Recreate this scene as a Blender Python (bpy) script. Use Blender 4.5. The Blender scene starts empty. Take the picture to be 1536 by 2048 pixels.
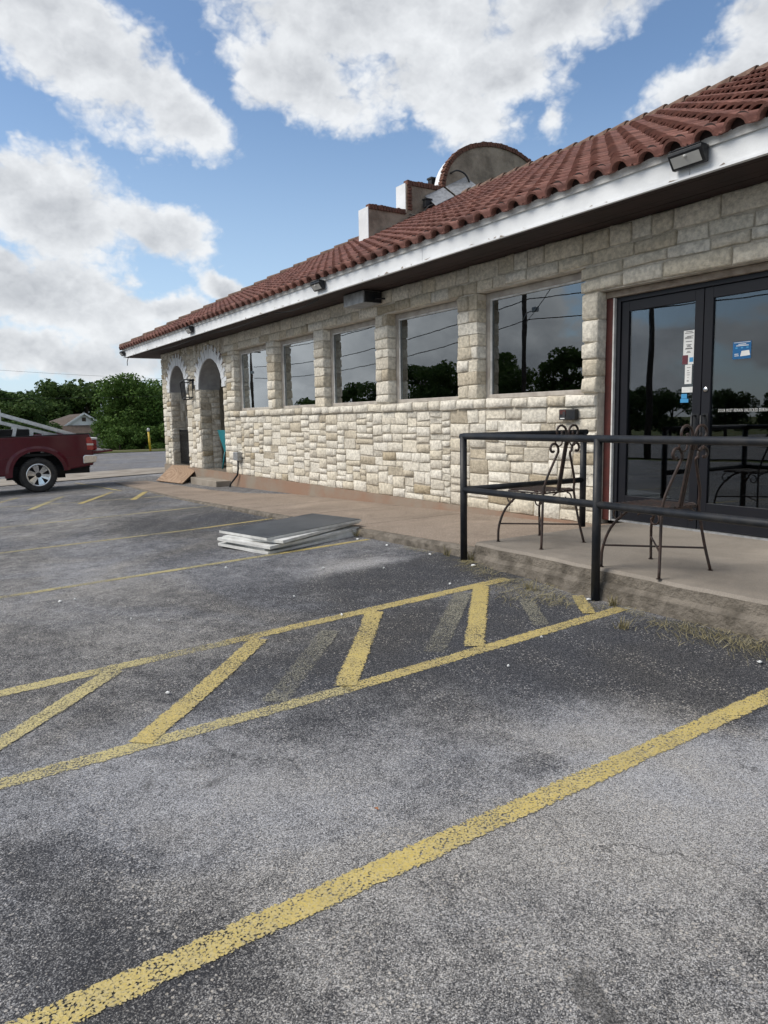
import bpy, math, random
import numpy as np
from mathutils import Vector, Matrix, noise as mnoise
random.seed(7); rng = np.random.default_rng(7)
SC = bpy.context.scene
C = SC.collection
R = math.radians

# ------------------------------------------------------------------ camera
FPX, CX, CY = 1480.0, 768.0, 1024.0            # photo focal length and centre in pixels (1536 x 2048)
_d = np.array([-187-CX, 854-CY, FPX]); _d /= np.linalg.norm(_d)      # vanishing point of the wall = world -x
_p = np.array([0, 854-955*0.017-CY, FPX])
_u = np.cross(_d, _p); _u /= np.linalg.norm(_u)
if _u[1] > 0: _u = -_u
CM = np.stack([-_d, np.cross(_u, -_d), _u])    # world = CM @ camera(x right, y down, z forward); camera at the origin
cam = bpy.data.cameras.new('camera'); camo = bpy.data.objects.new('camera', cam); C.objects.link(camo)
m = Matrix.Identity(4)
for i in range(3):
    m[i][0] = CM[i, 0]; m[i][1] = -CM[i, 1]; m[i][2] = -CM[i, 2]
camo.matrix_world = m
cam.sensor_fit = 'HORIZONTAL'; cam.sensor_width = 36.0; cam.lens = 36.0*FPX/1536.0
cam.clip_start = 0.05; cam.clip_end = 3000
SC.camera = camo
SC.render.resolution_x, SC.render.resolution_y = 768, 1024

def ray(u, v): return CM @ np.array([u-CX, v-CY, FPX])
def onz(u, v, z): r = ray(u, v); return r*(z/r[2])
def ony(u, v, y): r = ray(u, v); return r*(y/r[1])
def onx(u, v, x): r = ray(u, v); return r*(x/r[0])
def proj(P):
    c = CM.T @ np.array(P, float); return CX+FPX*c[0]/c[2], CY+FPX*c[1]/c[2]

# ------------------------------------------------------------------ light and exposure
SUN_EL, SUN_DIR = R(46), Vector((-0.35, -0.80, 0))   # towards the sun (front left of the building)
SUN_DIR.normalize()
sv = Vector((SUN_DIR.x*math.cos(SUN_EL), SUN_DIR.y*math.cos(SUN_EL), math.sin(SUN_EL)))
sun = bpy.data.lights.new('sun', 'SUN'); sun.energy = 2.3; sun.angle = R(32); sun.color = (1.0, 0.94, 0.85)
suno = bpy.data.objects.new('sun', sun); C.objects.link(suno); suno.location = (0, 0, 20)
suno.rotation_euler = (-sv).to_track_quat('-Z', 'Y').to_euler()
SC.view_settings.view_transform = 'Standard'; SC.view_settings.look = 'None'
SC.view_settings.exposure = 0.60; SC.view_settings.gamma = 1.0; SC.view_settings.use_curve_mapping = False
SC.cycles.max_bounces = 8; SC.cycles.transparent_max_bounces = 12

world = bpy.data.worlds.new('World'); SC.world = world; world.use_nodes = True
class NT:
    """small node-tree writer"""
    def __init__(s, nt): s.t = nt; s.n = nt.nodes; s.l = nt.links; s.n.clear()
    def add(s, ty, ins=None, **kw):
        nd = s.n.new(ty)
        for k, v in kw.items(): setattr(nd, k, v)
        for k, v in (ins or {}).items():
            sock = nd.inputs[k]
            if hasattr(v, 'is_linked') or isinstance(v, bpy.types.NodeSocket): s.l.new(v, sock)
            else: sock.default_value = v
        return nd
    def math(s, op, a, b=0.0, c=None, clamp=False):
        nd = s.n.new('ShaderNodeMath'); nd.operation = op; nd.use_clamp = clamp
        for i, v in enumerate((a, b) if c is None else (a, b, c)):
            if isinstance(v, bpy.types.NodeSocket): s.l.new(v, nd.inputs[i])
            else: nd.inputs[i].default_value = v
        return nd.outputs[0]
    def vm(s, op, a, b=None, out=0, sc=None):
        nd = s.n.new('ShaderNodeVectorMath'); nd.operation = op
        for i, v in enumerate((a, b)):
            if v is None: continue
            if isinstance(v, bpy.types.NodeSocket): s.l.new(v, nd.inputs[i])
            else: nd.inputs[i].default_value = v
        if sc is not None: nd.inputs['Scale'].default_value = sc
        return nd.outputs[out]
    def smooth(s, x, a, b, lo=0.0, hi=1.0):
        nd = s.n.new('ShaderNodeMapRange'); nd.interpolation_type = 'SMOOTHSTEP'
        s.l.new(x, nd.inputs[0])
        for i, v in enumerate((a, b, lo, hi)): nd.inputs[1+i].default_value = v
        return nd.outputs[0]
    def mix(s, f, a, b, mode='MIX'):
        nd = s.n.new('ShaderNodeMix'); nd.data_type = 'RGBA'; nd.blend_type = mode
        for k, v in ((0, f), (6, a), (7, b)):
            if isinstance(v, bpy.types.NodeSocket): s.l.new(v, nd.inputs[k])
            else: nd.inputs[k].default_value = v if k == 0 else ((*v, 1) if len(v) == 3 else v)
        return nd.outputs[2]
    def noise(s, vec, scale, detail=4, rough=0.5, dist=0.0, out=0):
        nd = s.n.new('ShaderNodeTexNoise'); s.l.new(vec, nd.inputs['Vector'])
        nd.inputs['Scale'].default_value = scale; nd.inputs['Detail'].default_value = detail
        nd.inputs['Roughness'].default_value = rough; nd.inputs['Distortion'].default_value = dist
        return nd.outputs[out]
    def voro(s, vec, scale, out=0, feature='F1', rand=1.0):
        nd = s.n.new('ShaderNodeTexVoronoi'); nd.feature = feature; s.l.new(vec, nd.inputs['Vector'])
        nd.inputs['Scale'].default_value = scale; nd.inputs['Randomness'].default_value = rand
        return nd.outputs[out]

# sky: Nishita blue with broken cumulus in direction space (continues over the whole dome)
w = NT(world.node_tree)
tc = w.add('ShaderNodeTexCoord').outputs['Generated']
D = w.vm('NORMALIZE', tc)
sky = w.add('ShaderNodeTexSky', sky_type='NISHITA', sun_disc=False)
sky.sun_elevation = SUN_EL; sky.sun_rotation = math.atan2(SUN_DIR.x, SUN_DIR.y)
sky.air_density = 1.0; sky.dust_density = 0.6; sky.ozone_density = 2.2
warp = w.noise(D, 7.0, 5, 0.6, 0, out=1)
Dw = w.vm('ADD', D, w.vm('SCALE', w.vm('SUBTRACT', warp, (0.5, 0.5, 0.5)), sc=0.10))
clouds = [  # centre px, radii px, tilt deg, (peak)
    (150, 70, 250, 150, 25), (330, 190, 160, 80, 30), (40, 30, 150, 110, 0),
    (760, 40, 380, 150, 8), (1130, 10, 220, 100, -12), (600, 160, 170, 90, 25), (860, 205, 190, 95, 12), (990, 130, 150, 80, 0),
    (1440, 150, 190, 75, -22), (1530, 60, 130, 120, -40),
    (130, 420, 210, 105, 12), (320, 470, 130, 70, 10), (30, 380, 120, 70, 0),
    (120, 590, 270, 105, 3), (20, 560, 150, 90, 0), (330, 615, 110, 45, 0), (455, 575, 75, 38, 12),
    (80, 715, 330, 60, 0), (1112, 155, 60, 36, 0, .35), (1100, 228, 44, 50, -20, .35),
    (1900, 120, 260, 140, 0), (2150, 420, 320, 160, 0), (-420, 250, 260, 150, 0), (-520, 560, 350, 120, 0),
    (700, -330, 300, 110, 0), (1350, -420, 300, 120, 10),
]
fld = None
for (u, v, a, b, t, *pk) in clouds:
    c = ray(u, v); ln = np.linalg.norm(c); c = c/ln; sc = ln   # px -> direction units
    ex = CM @ np.array([math.cos(R(t)), math.sin(R(t)), 0.0]); ey = CM @ np.array([-math.sin(R(t)), math.cos(R(t)), 0.0])
    ex -= c*np.dot(ex, c); ex /= np.linalg.norm(ex); ey -= c*np.dot(ey, c); ey /= np.linalg.norm(ey)
    off = w.vm('SUBTRACT', Dw, tuple(c))
    px = w.math('MULTIPLY', w.vm('DOT_PRODUCT', off, tuple(ex), out=1), sc/a*1.0)
    py = w.math('MULTIPLY', w.vm('DOT_PRODUCT', off, tuple(ey), out=1), sc/b*1.0)
    pz = w.math('MULTIPLY', w.vm('DOT_PRODUCT', off, tuple(c), out=1), 4.0)
    r2 = w.math('ADD', w.math('ADD', w.math('MULTIPLY', px, px), w.math('MULTIPLY', py, py)), w.math('MULTIPLY', pz, pz))
    g = w.math('MULTIPLY', w.math('SUBTRACT', 1.0, w.math('SQRT', r2)), pk[0] if pk else 1.0)
    if fld is None: fld = g
    else:
        nd = w.n.new('ShaderNodeMath'); nd.operation = 'SMOOTH_MAX'
        w.l.new(fld, nd.inputs[0]); w.l.new(g, nd.inputs[1]); nd.inputs[2].default_value = 0.22
        fld = nd.outputs[0]
# generic clouds over the rest of the dome
Dflat = w.vm('MULTIPLY', D, (1.0, 1.0, 1.9))
gen = w.math('MULTIPLY', w.math('SUBTRACT', w.noise(w.vm('ADD', Dflat, (3.1, 1.7, 0.4)), 3.2, 4, 0.5, 0.2), 0.45), 5.0)
vc = ray(760, 420); vc = vc/np.linalg.norm(vc)
inv = w.smooth(w.vm('DOT_PRODUCT', D, tuple(vc), out=1), 0.70, 0.86)
fl = w.math('ADD', w.math('MULTIPLY', fld, inv), w.math('MULTIPLY', gen, w.math('SUBTRACT', 1.0, inv)))
Dn = w.vm('MULTIPLY', D, (1.0, 1.0, 1.35))
fb = w.noise(Dn, 9.0, 11, 0.60, 0.15)
def billow(vec):
    wv_ = w.vm('ADD', vec, w.vm('SCALE', w.vm('SUBTRACT', w.noise(vec, 30.0, 3, 0.6, 0, out=1), (0.5, 0.5, 0.5)), sc=0.035))
    acc = None
    for sc_, k_ in ((13.0, 0.46), (29.0, 0.28), (63.0, 0.17), (140.0, 0.09)):
        g_ = w.math('MULTIPLY', w.math('SUBTRACT', 1.0, w.voro(wv_, sc_)), k_); acc = g_ if acc is None else w.math('ADD', acc, g_)
    return acc
bil = billow(Dn)
Dup = w.vm('ADD', Dn, (float(sv.x)*0.012, float(sv.y)*0.012, 0.030))
bil2 = billow(Dup)
soft = w.noise(Dn, 3.6, 3, 0.5, 0.2)
f = w.math('ADD', w.math('ADD', fl, w.math('MULTIPLY', w.math('SUBTRACT', fb, 0.5), 1.05)), w.math('MULTIPLY', w.math('SUBTRACT', bil, 0.52), 1.0))
alpha = w.smooth(f, -0.08, 0.36)
relief = w.math('MULTIPLY', w.math('SUBTRACT', bil, bil2), 0.95)
thick = w.smooth(w.math('ADD', w.math('MULTIPLY', f, 0.35), w.math('MULTIPLY', fl, 0.65)), 0.12, 0.85)
shade = w.math('MULTIPLY', thick, w.smooth(soft, 0.28, 0.66, 0.18, 0.72))
bright = w.math('ADD', w.math('SUBTRACT', 0.95, shade), relief)
bright = w.math('MAXIMUM', w.math('MINIMUM', bright, 1.05), 0.0)
ccol = w.mix(bright, (3.0, 3.15, 3.4), (5.9, 6.05, 6.2))
DZ = w.add('ShaderNodeSeparateXYZ', {0: D}).outputs[2]
haze = w.smooth(DZ, 0.0, 0.30, 0.55, 0.0)
skyc = w.mix(w.smooth(DZ, 0.0, 0.42, 0.62, 0.0), sky.outputs[0], (4.4, 5.4, 6.6))
skyt = w.mix(1.0, skyc, (0.92, 0.97, 1.0), 'MULTIPLY')
tot = w.mix(w.math('MULTIPLY', alpha, 0.97), skyt, ccol)
bg = w.add('ShaderNodeBackground', {'Color': tot, 'Strength': 0.10})
w.add('ShaderNodeOutputWorld', {0: bg.outputs[0]})
world.cycles.sampling_method = 'MANUAL'; world.cycles.sample_map_resolution = 512

# ------------------------------------------------------------------ helpers
class MB:
    def __init__(s): s.v = []; s.f = []; s.tint = []
    def add(s, vs, fs, tint=0.0):
        o = len(s.v); s.v += [tuple(map(float, p)) for p in vs]; s.f += [tuple(i+o for i in q) for q in fs]; s.tint += [tint]*len(vs)
    def box(s, x0, x1, y0, y1, z0, z1, tint=0.0):
        s.add([(x0,y0,z0),(x1,y0,z0),(x1,y1,z0),(x0,y1,z0),(x0,y0,z1),(x1,y0,z1),(x1,y1,z1),(x0,y1,z1)],
              [(0,3,2,1),(4,5,6,7),(0,1,5,4),(1,2,6,5),(2,3,7,6),(3,0,4,7)], tint)
        return s
    def bar(s, a, b, wd, ht, up=(0,0,1)):
        a = Vector(a); b = Vector(b); d = (b-a).normalized(); sd = d.cross(Vector(up))
        if sd.length < 1e-4: sd = d.cross(Vector((1,0,0)))
        sd.normalize(); u2 = sd.cross(d); q = []
        for p in (a, b):
            for i, j in ((-1,-1),(1,-1),(1,1),(-1,1)): q.append(p+sd*(i*wd/2)+u2*(j*ht/2))
        s.add(q, [(0,1,2,3),(7,6,5,4),(0,4,5,1),(1,5,6,2),(2,6,7,3),(3,7,4,0)]); return s
    def tube(s, pts, r, n=8, cap=True):
        pts = [Vector(p) for p in pts]; k = len(pts); rr = r if isinstance(r, (list, tuple)) else [r]*k
        o = len(s.v); nrm = None
        for i, p in enumerate(pts):
            d = (pts[min(i+1,k-1)]-pts[max(i-1,0)]).normalized()
            if nrm is None:
                nrm = d.cross(Vector((0,0,1)))
                if nrm.length < 0.05: nrm = d.cross(Vector((1,0,0)))
            nrm = (nrm-d*nrm.dot(d)).normalized(); b = d.cross(nrm)
            for j in range(n):
                a = 2*math.pi*j/n; s.v.append(tuple(p+(nrm*math.cos(a)+b*math.sin(a))*rr[i])); s.tint.append(0)
        for i in range(k-1):
            for j in range(n):
                s.f.append((o+i*n+j, o+i*n+(j+1)%n, o+(i+1)*n+(j+1)%n, o+(i+1)*n+j))
        if cap: s.f.append(tuple(o+j for j in range(n))[::-1]); s.f.append(tuple(o+(k-1)*n+j for j in range(n)))
        return s
    def prism(s, poly, fn, d0, d1):
        """poly: 2-D outline; fn(a, b, depth) -> xyz"""
        n = len(poly); vs = [fn(a, b, d0) for a, b in poly]+[fn(a, b, d1) for a, b in poly]
        s.add(vs, [tuple(range(n)), tuple(range(2*n-1, n-1, -1))]+[(i, i+n, (i+1)%n+n, (i+1)%n) for i in range(n)]); return s
    def lathe(s, prof, fn, n=32):
        """prof: (radius, axial); fn(axial, c, s) -> xyz"""
        o = len(s.v); k = len(prof)
        for r, a in prof:
            for j in range(n):
                t = 2*math.pi*j/n; s.v.append(tuple(fn(a, r*math.cos(t), r*math.sin(t)))); s.tint.append(0)
        for i in range(k-1):
            for j in range(n): s.f.append((o+i*n+j, o+i*n+(j+1)%n, o+(i+1)*n+(j+1)%n, o+(i+1)*n+j))
        return s
    def mesh(s, name, mat, smooth=False):
        me = bpy.data.meshes.new(name); me.from_pydata(s.v, [], s.f); me.validate()
        if any(s.tint) and len(me.vertices) == len(s.tint):
            at = me.attributes.new('tint', 'FLOAT', 'POINT'); at.data.foreach_set('value', np.array(s.tint, dtype=np.float32))
        if mat: me.materials.append(mat)
        if smooth: me.polygons.foreach_set('use_smooth', [True]*len(me.polygons))
        return me
    def build(s, name, mat, parent=None, smooth=False, bevel=0.0, seg=2, fixn=True):
        import bmesh
        me = s.mesh(name, mat, smooth)
        if fixn:
            bm = bmesh.new(); bm.from_mesh(me); bmesh.ops.recalc_face_normals(bm, faces=bm.faces); bm.to_mesh(me); bm.free()
        o = link(name, me, parent)
        if bevel:
            md = o.modifiers.new('bevel', 'BEVEL'); md.width = bevel; md.segments = seg; md.limit_method = 'ANGLE'; md.angle_limit = R(40)
        return o
def smoothp(pts, k=5):
    pts = [Vector(p) for p in pts]; out = []
    for i in range(len(pts)-1):
        p0, p1, p2, p3 = pts[max(i-1,0)], pts[i], pts[i+1], pts[min(i+2,len(pts)-1)]
        for j in range(k):
            t = j/k; out.append(0.5*((2*p1)+(-p0+p2)*t+(2*p0-5*p1+4*p2-p3)*t*t+(-p0+3*p1-3*p2+p3)*t*t*t))
    out.append(pts[-1]); return out
def link(name, me, parent=None):
    o = bpy.data.objects.new(name, me); C.objects.link(o)
    if parent is not None:
        o.parent = parent; o.matrix_parent_inverse = parent.matrix_basis.inverted()
    return o
def tag(o, label=None, cat=None, group=None, kind=None):
    if label: o['label'] = label
    if cat: o['category'] = cat
    if group: o['group'] = group
    if kind: o['kind'] = kind
    return o
def empty(name, loc, label, cat, group=None):
    o = bpy.data.objects.new(name, None); C.objects.link(o); o.location = loc; o.empty_display_size = 0.2
    return tag(o, label, cat, group)

def mat(name, col=(0.5,0.5,0.5), rough=0.6, metal=0.0, var=0.0, vscale=6.0, bump=0.0, bscale=60.0, col2=None, spec=0.5, coat=0.0, tint=None):
    """procedural principled material: base colour varied by noise, fine bump; tint = (ramp colours) driven by the tint attribute"""
    M = bpy.data.materials.new(name); M.use_nodes = True; t = NT(M.node_tree)
    P = t.add('ShaderNodeNewGeometry').outputs['Position']
    n1 = t.noise(P, vscale, 6, 0.6)
    c2 = col2 or tuple(c*(1-var) for c in col)
    base = t.mix(t.smooth(n1, 0.35, 0.68), col, c2)
    if tint:
        at = t.add('ShaderNodeAttribute', attribute_name='tint').outputs['Fac']
        oi = t.add('ShaderNodeObjectInfo').outputs['Random'] if tint[0] == 'obj' else None
        v = t.math('FRACT', t.math('ADD', at, oi)) if oi is not None else at
        rp = t.add('ShaderNodeValToRGB', {0: v}); el = rp.color_ramp.elements; cs = tint[1]
        while len(el) < len(cs): el.new(0.5)
        for i, c in enumerate(cs): el[i].position = i/(len(cs)-1); el[i].color = (*c, 1)
        base = t.mix(1.0, rp.outputs[0], t.mix(t.smooth(n1, 0.3, 0.72), (1.08,1.08,1.08), tuple([1-var]*3)), 'MULTIPLY')
    b = t.add('ShaderNodeBsdfPrincipled', {'Base Color': base, 'Roughness': rough, 'Metallic': metal, 'Specular IOR Level': spec, 'Coat Weight': coat})
    if coat: b.inputs['Coat Roughness'].default_value = 0.06
    if bump:
        h = t.math('ADD', t.noise(P, bscale, 5, 0.65), t.math('MULTIPLY', t.noise(P, bscale*0.27, 4, 0.6), 1.5))
        bp = t.add('ShaderNodeBump', {'Height': h, 'Strength': 1.0, 'Distance': bump}); t.l.new(bp.outputs[0], b.inputs['Normal'])
    t.add('ShaderNodeOutputMaterial', {0: b.outputs[0]})
    return M

M = {}
M['stone'] = mat('limestone', rough=0.9, var=0.34, vscale=22, bump=0.010, bscale=60, spec=0.2,
    tint=('attr', [(0.45,0.375,0.26),(0.51,0.45,0.35),(0.66,0.60,0.485),(0.70,0.65,0.55),(0.77,0.73,0.645),(0.73,0.69,0.60),(0.61,0.56,0.47)]))
M['mortar'] = mat('mortar', (0.60,0.55,0.47), 0.95, var=0.3, vscale=9, bump=0.006, bscale=90, spec=0.1)
M['tile'] = mat('terracotta', rough=0.8, var=0.42, vscale=3.5, bump=0.003, bscale=70, spec=0.3,
    tint=('obj', [(0.185,0.082,0.064),(0.225,0.102,0.080),(0.160,0.072,0.058),(0.205,0.090,0.072),(0.245,0.116,0.092),(0.180,0.086,0.072)]))
M['ridge'] = mat('weathered_terracotta', (0.20,0.13,0.10), 0.9, var=0.5, vscale=7, bump=0.004, bscale=40, spec=0.2)
M['white_paint'] = mat('white_paint', (0.74,0.76,0.78), 0.55, col2=(0.62,0.64,0.66), vscale=1.6, bump=0.002, bscale=30)
M['old_white'] = mat('weathered_white_paint', (0.66,0.66,0.64), 0.75, col2=(0.46,0.45,0.43), vscale=7, bump=0.004, bscale=40)
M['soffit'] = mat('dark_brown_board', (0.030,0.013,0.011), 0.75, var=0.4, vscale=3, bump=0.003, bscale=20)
M['stucco'] = mat('grey_stucco', (0.35,0.295,0.235), 0.95, col2=(0.19,0.158,0.125), vscale=2.3, bump=0.012, bscale=22, spec=0.1)
M['brick'] = mat('brick', (0.17,0.085,0.062), 0.9, col2=(0.10,0.062,0.050), vscale=14, bump=0.006, bscale=50, spec=0.1)
M['concrete'] = mat('concrete', (0.33,0.295,0.25), 0.9, col2=(0.22,0.19,0.155), vscale=1.7, bump=0.003, bscale=110, spec=0.2)
M['concrete_dark'] = mat('stained_concrete', (0.21,0.185,0.155), 0.95, col2=(0.105,0.092,0.076), vscale=7, bump=0.018, bscale=36, spec=0.15)
M['foundation'] = mat('red_brown_concrete', (0.27,0.175,0.125), 0.9, col2=(0.27,0.23,0.185), vscale=1.3, bump=0.004, bscale=60, spec=0.15)
M['black_metal'] = mat('black_paint', (0.009,0.011,0.015), 0.45, col2=(0.024,0.024,0.025), vscale=9, bump=0.001, bscale=80, spec=0.35)
M['iron'] = mat('rusty_iron', (0.020,0.015,0.013), 0.6, col2=(0.048,0.024,0.017), vscale=22, bump=0.002, bscale=120)
M['alu_dark'] = mat('dark_bronze_aluminium', (0.007,0.008,0.012), 0.45, col2=(0.010,0.010,0.014), vscale=3, spec=0.3)
M['red_wood'] = mat('red_painted_wood', (0.085,0.016,0.012), 0.65, col2=(0.055,0.012,0.010), vscale=10, bump=0.002, bscale=40)
M['wood_grey'] = mat('bare_weathered_wood', (0.30,0.25,0.20), 0.85, col2=(0.17,0.13,0.10), vscale=8, bump=0.003, bscale=40)
M['win_frame'] = mat('cream_frame_paint', (0.42,0.39,0.35), 0.65, col2=(0.29,0.26,0.23), vscale=6, bump=0.002, bscale=40)
M['vault'] = mat('grey_painted_vault', (0.34,0.35,0.36), 0.85, col2=(0.26,0.26,0.27), vscale=5, bump=0.004, bscale=30)
M['steel'] = mat('galvanised_steel', (0.42,0.43,0.44), 0.5, 0.6, var=0.35, vscale=12, bump=0.001, bscale=60)
M['alu'] = mat('aluminium', (0.62,0.63,0.64), 0.35, 0.85, var=0.2, vscale=12)
M['chrome'] = mat('chrome', (0.72,0.73,0.74), 0.18, 1.0, var=0.2, vscale=12)
M['rubber'] = mat('tyre_rubber', (0.022,0.022,0.023), 0.85, col2=(0.045,0.042,0.038), vscale=14, bump=0.004, bscale=60)
M['dark'] = mat('dark_underbody', (0.012,0.012,0.013), 0.8, var=0.3)
M['maroon'] = mat('maroon_car_paint', (0.085,0.006,0.014), 0.32, 0.0, var=0.15, vscale=2, coat=0.5, spec=0.2)
M['lamp_red'] = mat('red_lamp_plastic', (0.36,0.010,0.010), 0.2, var=0.3, vscale=20, coat=0.6)
M['lamp_white'] = mat('clear_lamp_plastic', (0.62,0.58,0.56), 0.2, var=0.3, vscale=60, coat=0.6)
M['yellow'] = mat('yellow_plastic', (0.60,0.42,0.03), 0.5, var=0.3, vscale=10)
M['teal'] = mat('teal_paint', (0.01,0.20,0.24), 0.4, var=0.25, vscale=8)
M['panel_edge'] = mat('white_panel_edge', (0.66,0.66,0.64), 0.6, col2=(0.50,0.50,0.48), vscale=8)
M['panel_top'] = mat('charcoal_board', (0.036,0.040,0.044), 0.5, col2=(0.075,0.080,0.085), vscale=2.2, bump=0.0006, bscale=60)
M['lens'] = mat('frosted_lens', (0.52,0.52,0.50), 0.3, var=0.15)
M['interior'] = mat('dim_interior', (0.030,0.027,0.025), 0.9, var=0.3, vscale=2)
M['inner_white'] = mat('inner_reveal_paint', (0.88,0.90,0.90), 0.7, var=0.1, vscale=4)
M['booth'] = mat('tan_upholstery', (0.42,0.35,0.27), 0.6, var=0.3, vscale=5)
M['paper'] = mat('paper', (0.66,0.67,0.66), 0.7, var=0.08, vscale=9)
M['ink'] = mat('ink', (0.03,0.03,0.035), 0.7)
M['blue_print'] = mat('blue_print', (0.004,0.10,0.27), 0.35, var=0.12, vscale=8)
M['lightblue_print'] = mat('light_blue_print', (0.05,0.26,0.50), 0.4, var=0.12, vscale=8)
M['maroon_print'] = mat('maroon_print', (0.12,0.025,0.035), 0.4, var=0.12, vscale=8)
M['bark'] = mat('bark', (0.075,0.058,0.043), 0.95, var=0.5, vscale=8, bump=0.02, bscale=15)
M['straw'] = mat('dry_grass', rough=0.9, var=0.1, spec=0.1, tint=('attr', [(0.15,0.13,0.06),(0.27,0.235,0.13),(0.38,0.34,0.22),(0.21,0.19,0.10)]))
M['grass'] = mat('grass', (0.060,0.095,0.022), 0.95, col2=(0.13,0.12,0.05), vscale=0.25, bump=0.05, bscale=4, spec=0.1)
M['house_wall'] = mat('house_wall', (0.40,0.39,0.37), 0.8, var=0.15, vscale=2)
M['house_roof'] = mat('brown_shingle', (0.095,0.070,0.055), 0.9, var=0.35, vscale=3)
M['pole_wood'] = mat('creosote_wood', (0.050,0.040,0.032), 0.9, var=0.4, vscale=4, bump=0.006, bscale=20)
M['wire'] = mat('black_cable', (0.015,0.015,0.016), 0.6)
M['cooler_red'] = mat('red_plastic', (0.32,0.015,0.02), 0.4, var=0.15)

def leaf_mat(name, cols):
    Mt = mat(name, rough=0.75, var=0.2, vscale=0.8, spec=0.15, tint=('attr', cols)); nt = Mt.node_tree
    pr = next(n for n in nt.nodes if n.type == 'BSDF_PRINCIPLED'); out = next(n for n in nt.nodes if n.type == 'OUTPUT_MATERIAL')
    tr = nt.nodes.new('ShaderNodeBsdfTranslucent'); mx = nt.nodes.new('ShaderNodeMixShader'); mx.inputs[0].default_value = 0.25
    nt.links.new(pr.inputs['Base Color'].links[0].from_socket, tr.inputs[0])
    nt.links.new(pr.outputs[0], mx.inputs[1]); nt.links.new(tr.outputs[0], mx.inputs[2]); nt.links.new(mx.outputs[0], out.inputs[0])
    return Mt
M['leaf'] = leaf_mat('dark_green_leaf', [(0.024,0.046,0.014),(0.042,0.078,0.020),(0.060,0.104,0.026),(0.085,0.125,0.036)])
M['leaf2'] = leaf_mat('bright_green_leaf', [(0.030,0.062,0.014),(0.054,0.105,0.022),(0.076,0.138,0.028),(0.110,0.170,0.044)])

def plywood_mat():
    Mt = bpy.data.materials.new('plywood'); Mt.use_nodes = True; t = NT(Mt.node_tree)
    P = t.add('ShaderNodeTexCoord').outputs['Object']
    P2 = t.vm('MULTIPLY', P, (1.0, 3.0, 1.0))
    dd = t.vm('LENGTH', t.vm('ADD', P2, t.vm('SCALE', t.noise(P, 1.6, 3, 0.5, 0, out=1), sc=0.9)), out=1)
    ring = t.math('SINE', t.math('MULTIPLY', dd, 48.0))
    c = t.mix(t.smooth(ring, -0.9, 0.9), (0.26,0.175,0.115), (0.35,0.25,0.175))
    b = t.add('ShaderNodeBsdfPrincipled', {'Base Color': c, 'Roughness': 0.85, 'Specular IOR Level': 0.2}); t.add('ShaderNodeOutputMaterial', {0: b.outputs[0]})
    return Mt
M['plywood'] = plywood_mat()

def glass_mat(name, tintc, k):
    Mt = bpy.data.materials.new(name); Mt.use_nodes = True; t = NT(Mt.node_tree)
    P = t.add('ShaderNodeNewGeometry').outputs['Position']
    bp = t.add('ShaderNodeBump', {'Height': t.noise(P, 1.4, 2, 0.4), 'Strength': 1.0, 'Distance': 0.0007})
    fr = t.add('ShaderNodeFresnel', {'IOR': 1.5})
    fac = t.math('ADD', t.math('MULTIPLY', fr.outputs[0], k), 0.01, clamp=True)
    gl = t.add('ShaderNodeBsdfGlossy', {'Color': (0.92,0.97,1,1), 'Roughness': 0.0}); t.l.new(bp.outputs[0], gl.inputs['Normal'])
    tr = t.add('ShaderNodeBsdfTransparent', {'Color': (*tintc, 1)})
    mx = t.add('ShaderNodeMixShader', {0: fac, 1: tr.outputs[0], 2: gl.outputs[0]}); t.add('ShaderNodeOutputMaterial', {0: mx.outputs[0]})
    return Mt
M['glass'] = glass_mat('tinted_window_glass', (0.86,0.90,0.91), 3.7)
M['door_glass'] = glass_mat('dark_door_glass', (0.45,0.47,0.50), 1.9)

# ------------------------------------------------------------------ terrain
W = 6.06            # front face of the stone wall
def G0(x, y):
    x = np.asarray(x, float); y = np.asarray(y, float)
    t = np.clip((x+5.2)/1.6, 0, 1)
    bx = np.where(x < -5.2, 0.02*np.clip(x, -27, 0), -0.104-0.056*t*t*(3-2*t))
    far = np.where(x < -27, 0.006*(np.clip(x, -46, 0)+27), 0)+np.where(x < -46, 0.022*(np.clip(x, -140, 0)+46), 0)
    return -1.29+bx+far+0.029*np.clip(y, -14, 7)
def G(x, y): return float(G0(x, y))
def gpx(u, v):                                    # photo pixel -> point on the ground
    r = ray(u, v); t = 5.0/np.linalg.norm(r)
    z = -1.35
    for _ in range(40):
        p = r*(z/r[2]); z = 0.5*z+0.5*G(p[0], p[1])
    return r*(z/r[2])

def sheet(name, xs, ys, dz, material, kind='structure', attr=None, parent=None):
    X, Y = np.meshgrid(np.array(xs), np.array(ys), indexing='ij'); Z = G0(X, Y)+dz
    nx, ny = X.shape
    vs = np.stack([X, Y, Z], -1).reshape(-1, 3)
    idx = np.arange(nx*ny).reshape(nx, ny)
    fs = np.stack([idx[:-1,:-1], idx[1:,:-1], idx[1:,1:], idx[:-1,1:]], -1).reshape(-1, 4)
    me = bpy.data.meshes.new(name); me.from_pydata(vs.tolist(), [], fs.tolist())
    if attr is not None:
        at = me.attributes.new('wear', 'FLOAT', 'POINT'); at.data.foreach_set('value', attr(X, Y).reshape(-1).astype(np.float32))
    me.materials.append(material); me.polygons.foreach_set('use_smooth', [True]*len(me.polygons))
    o = link(name, me, parent)
    if kind: o['kind'] = kind
    return o

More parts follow.
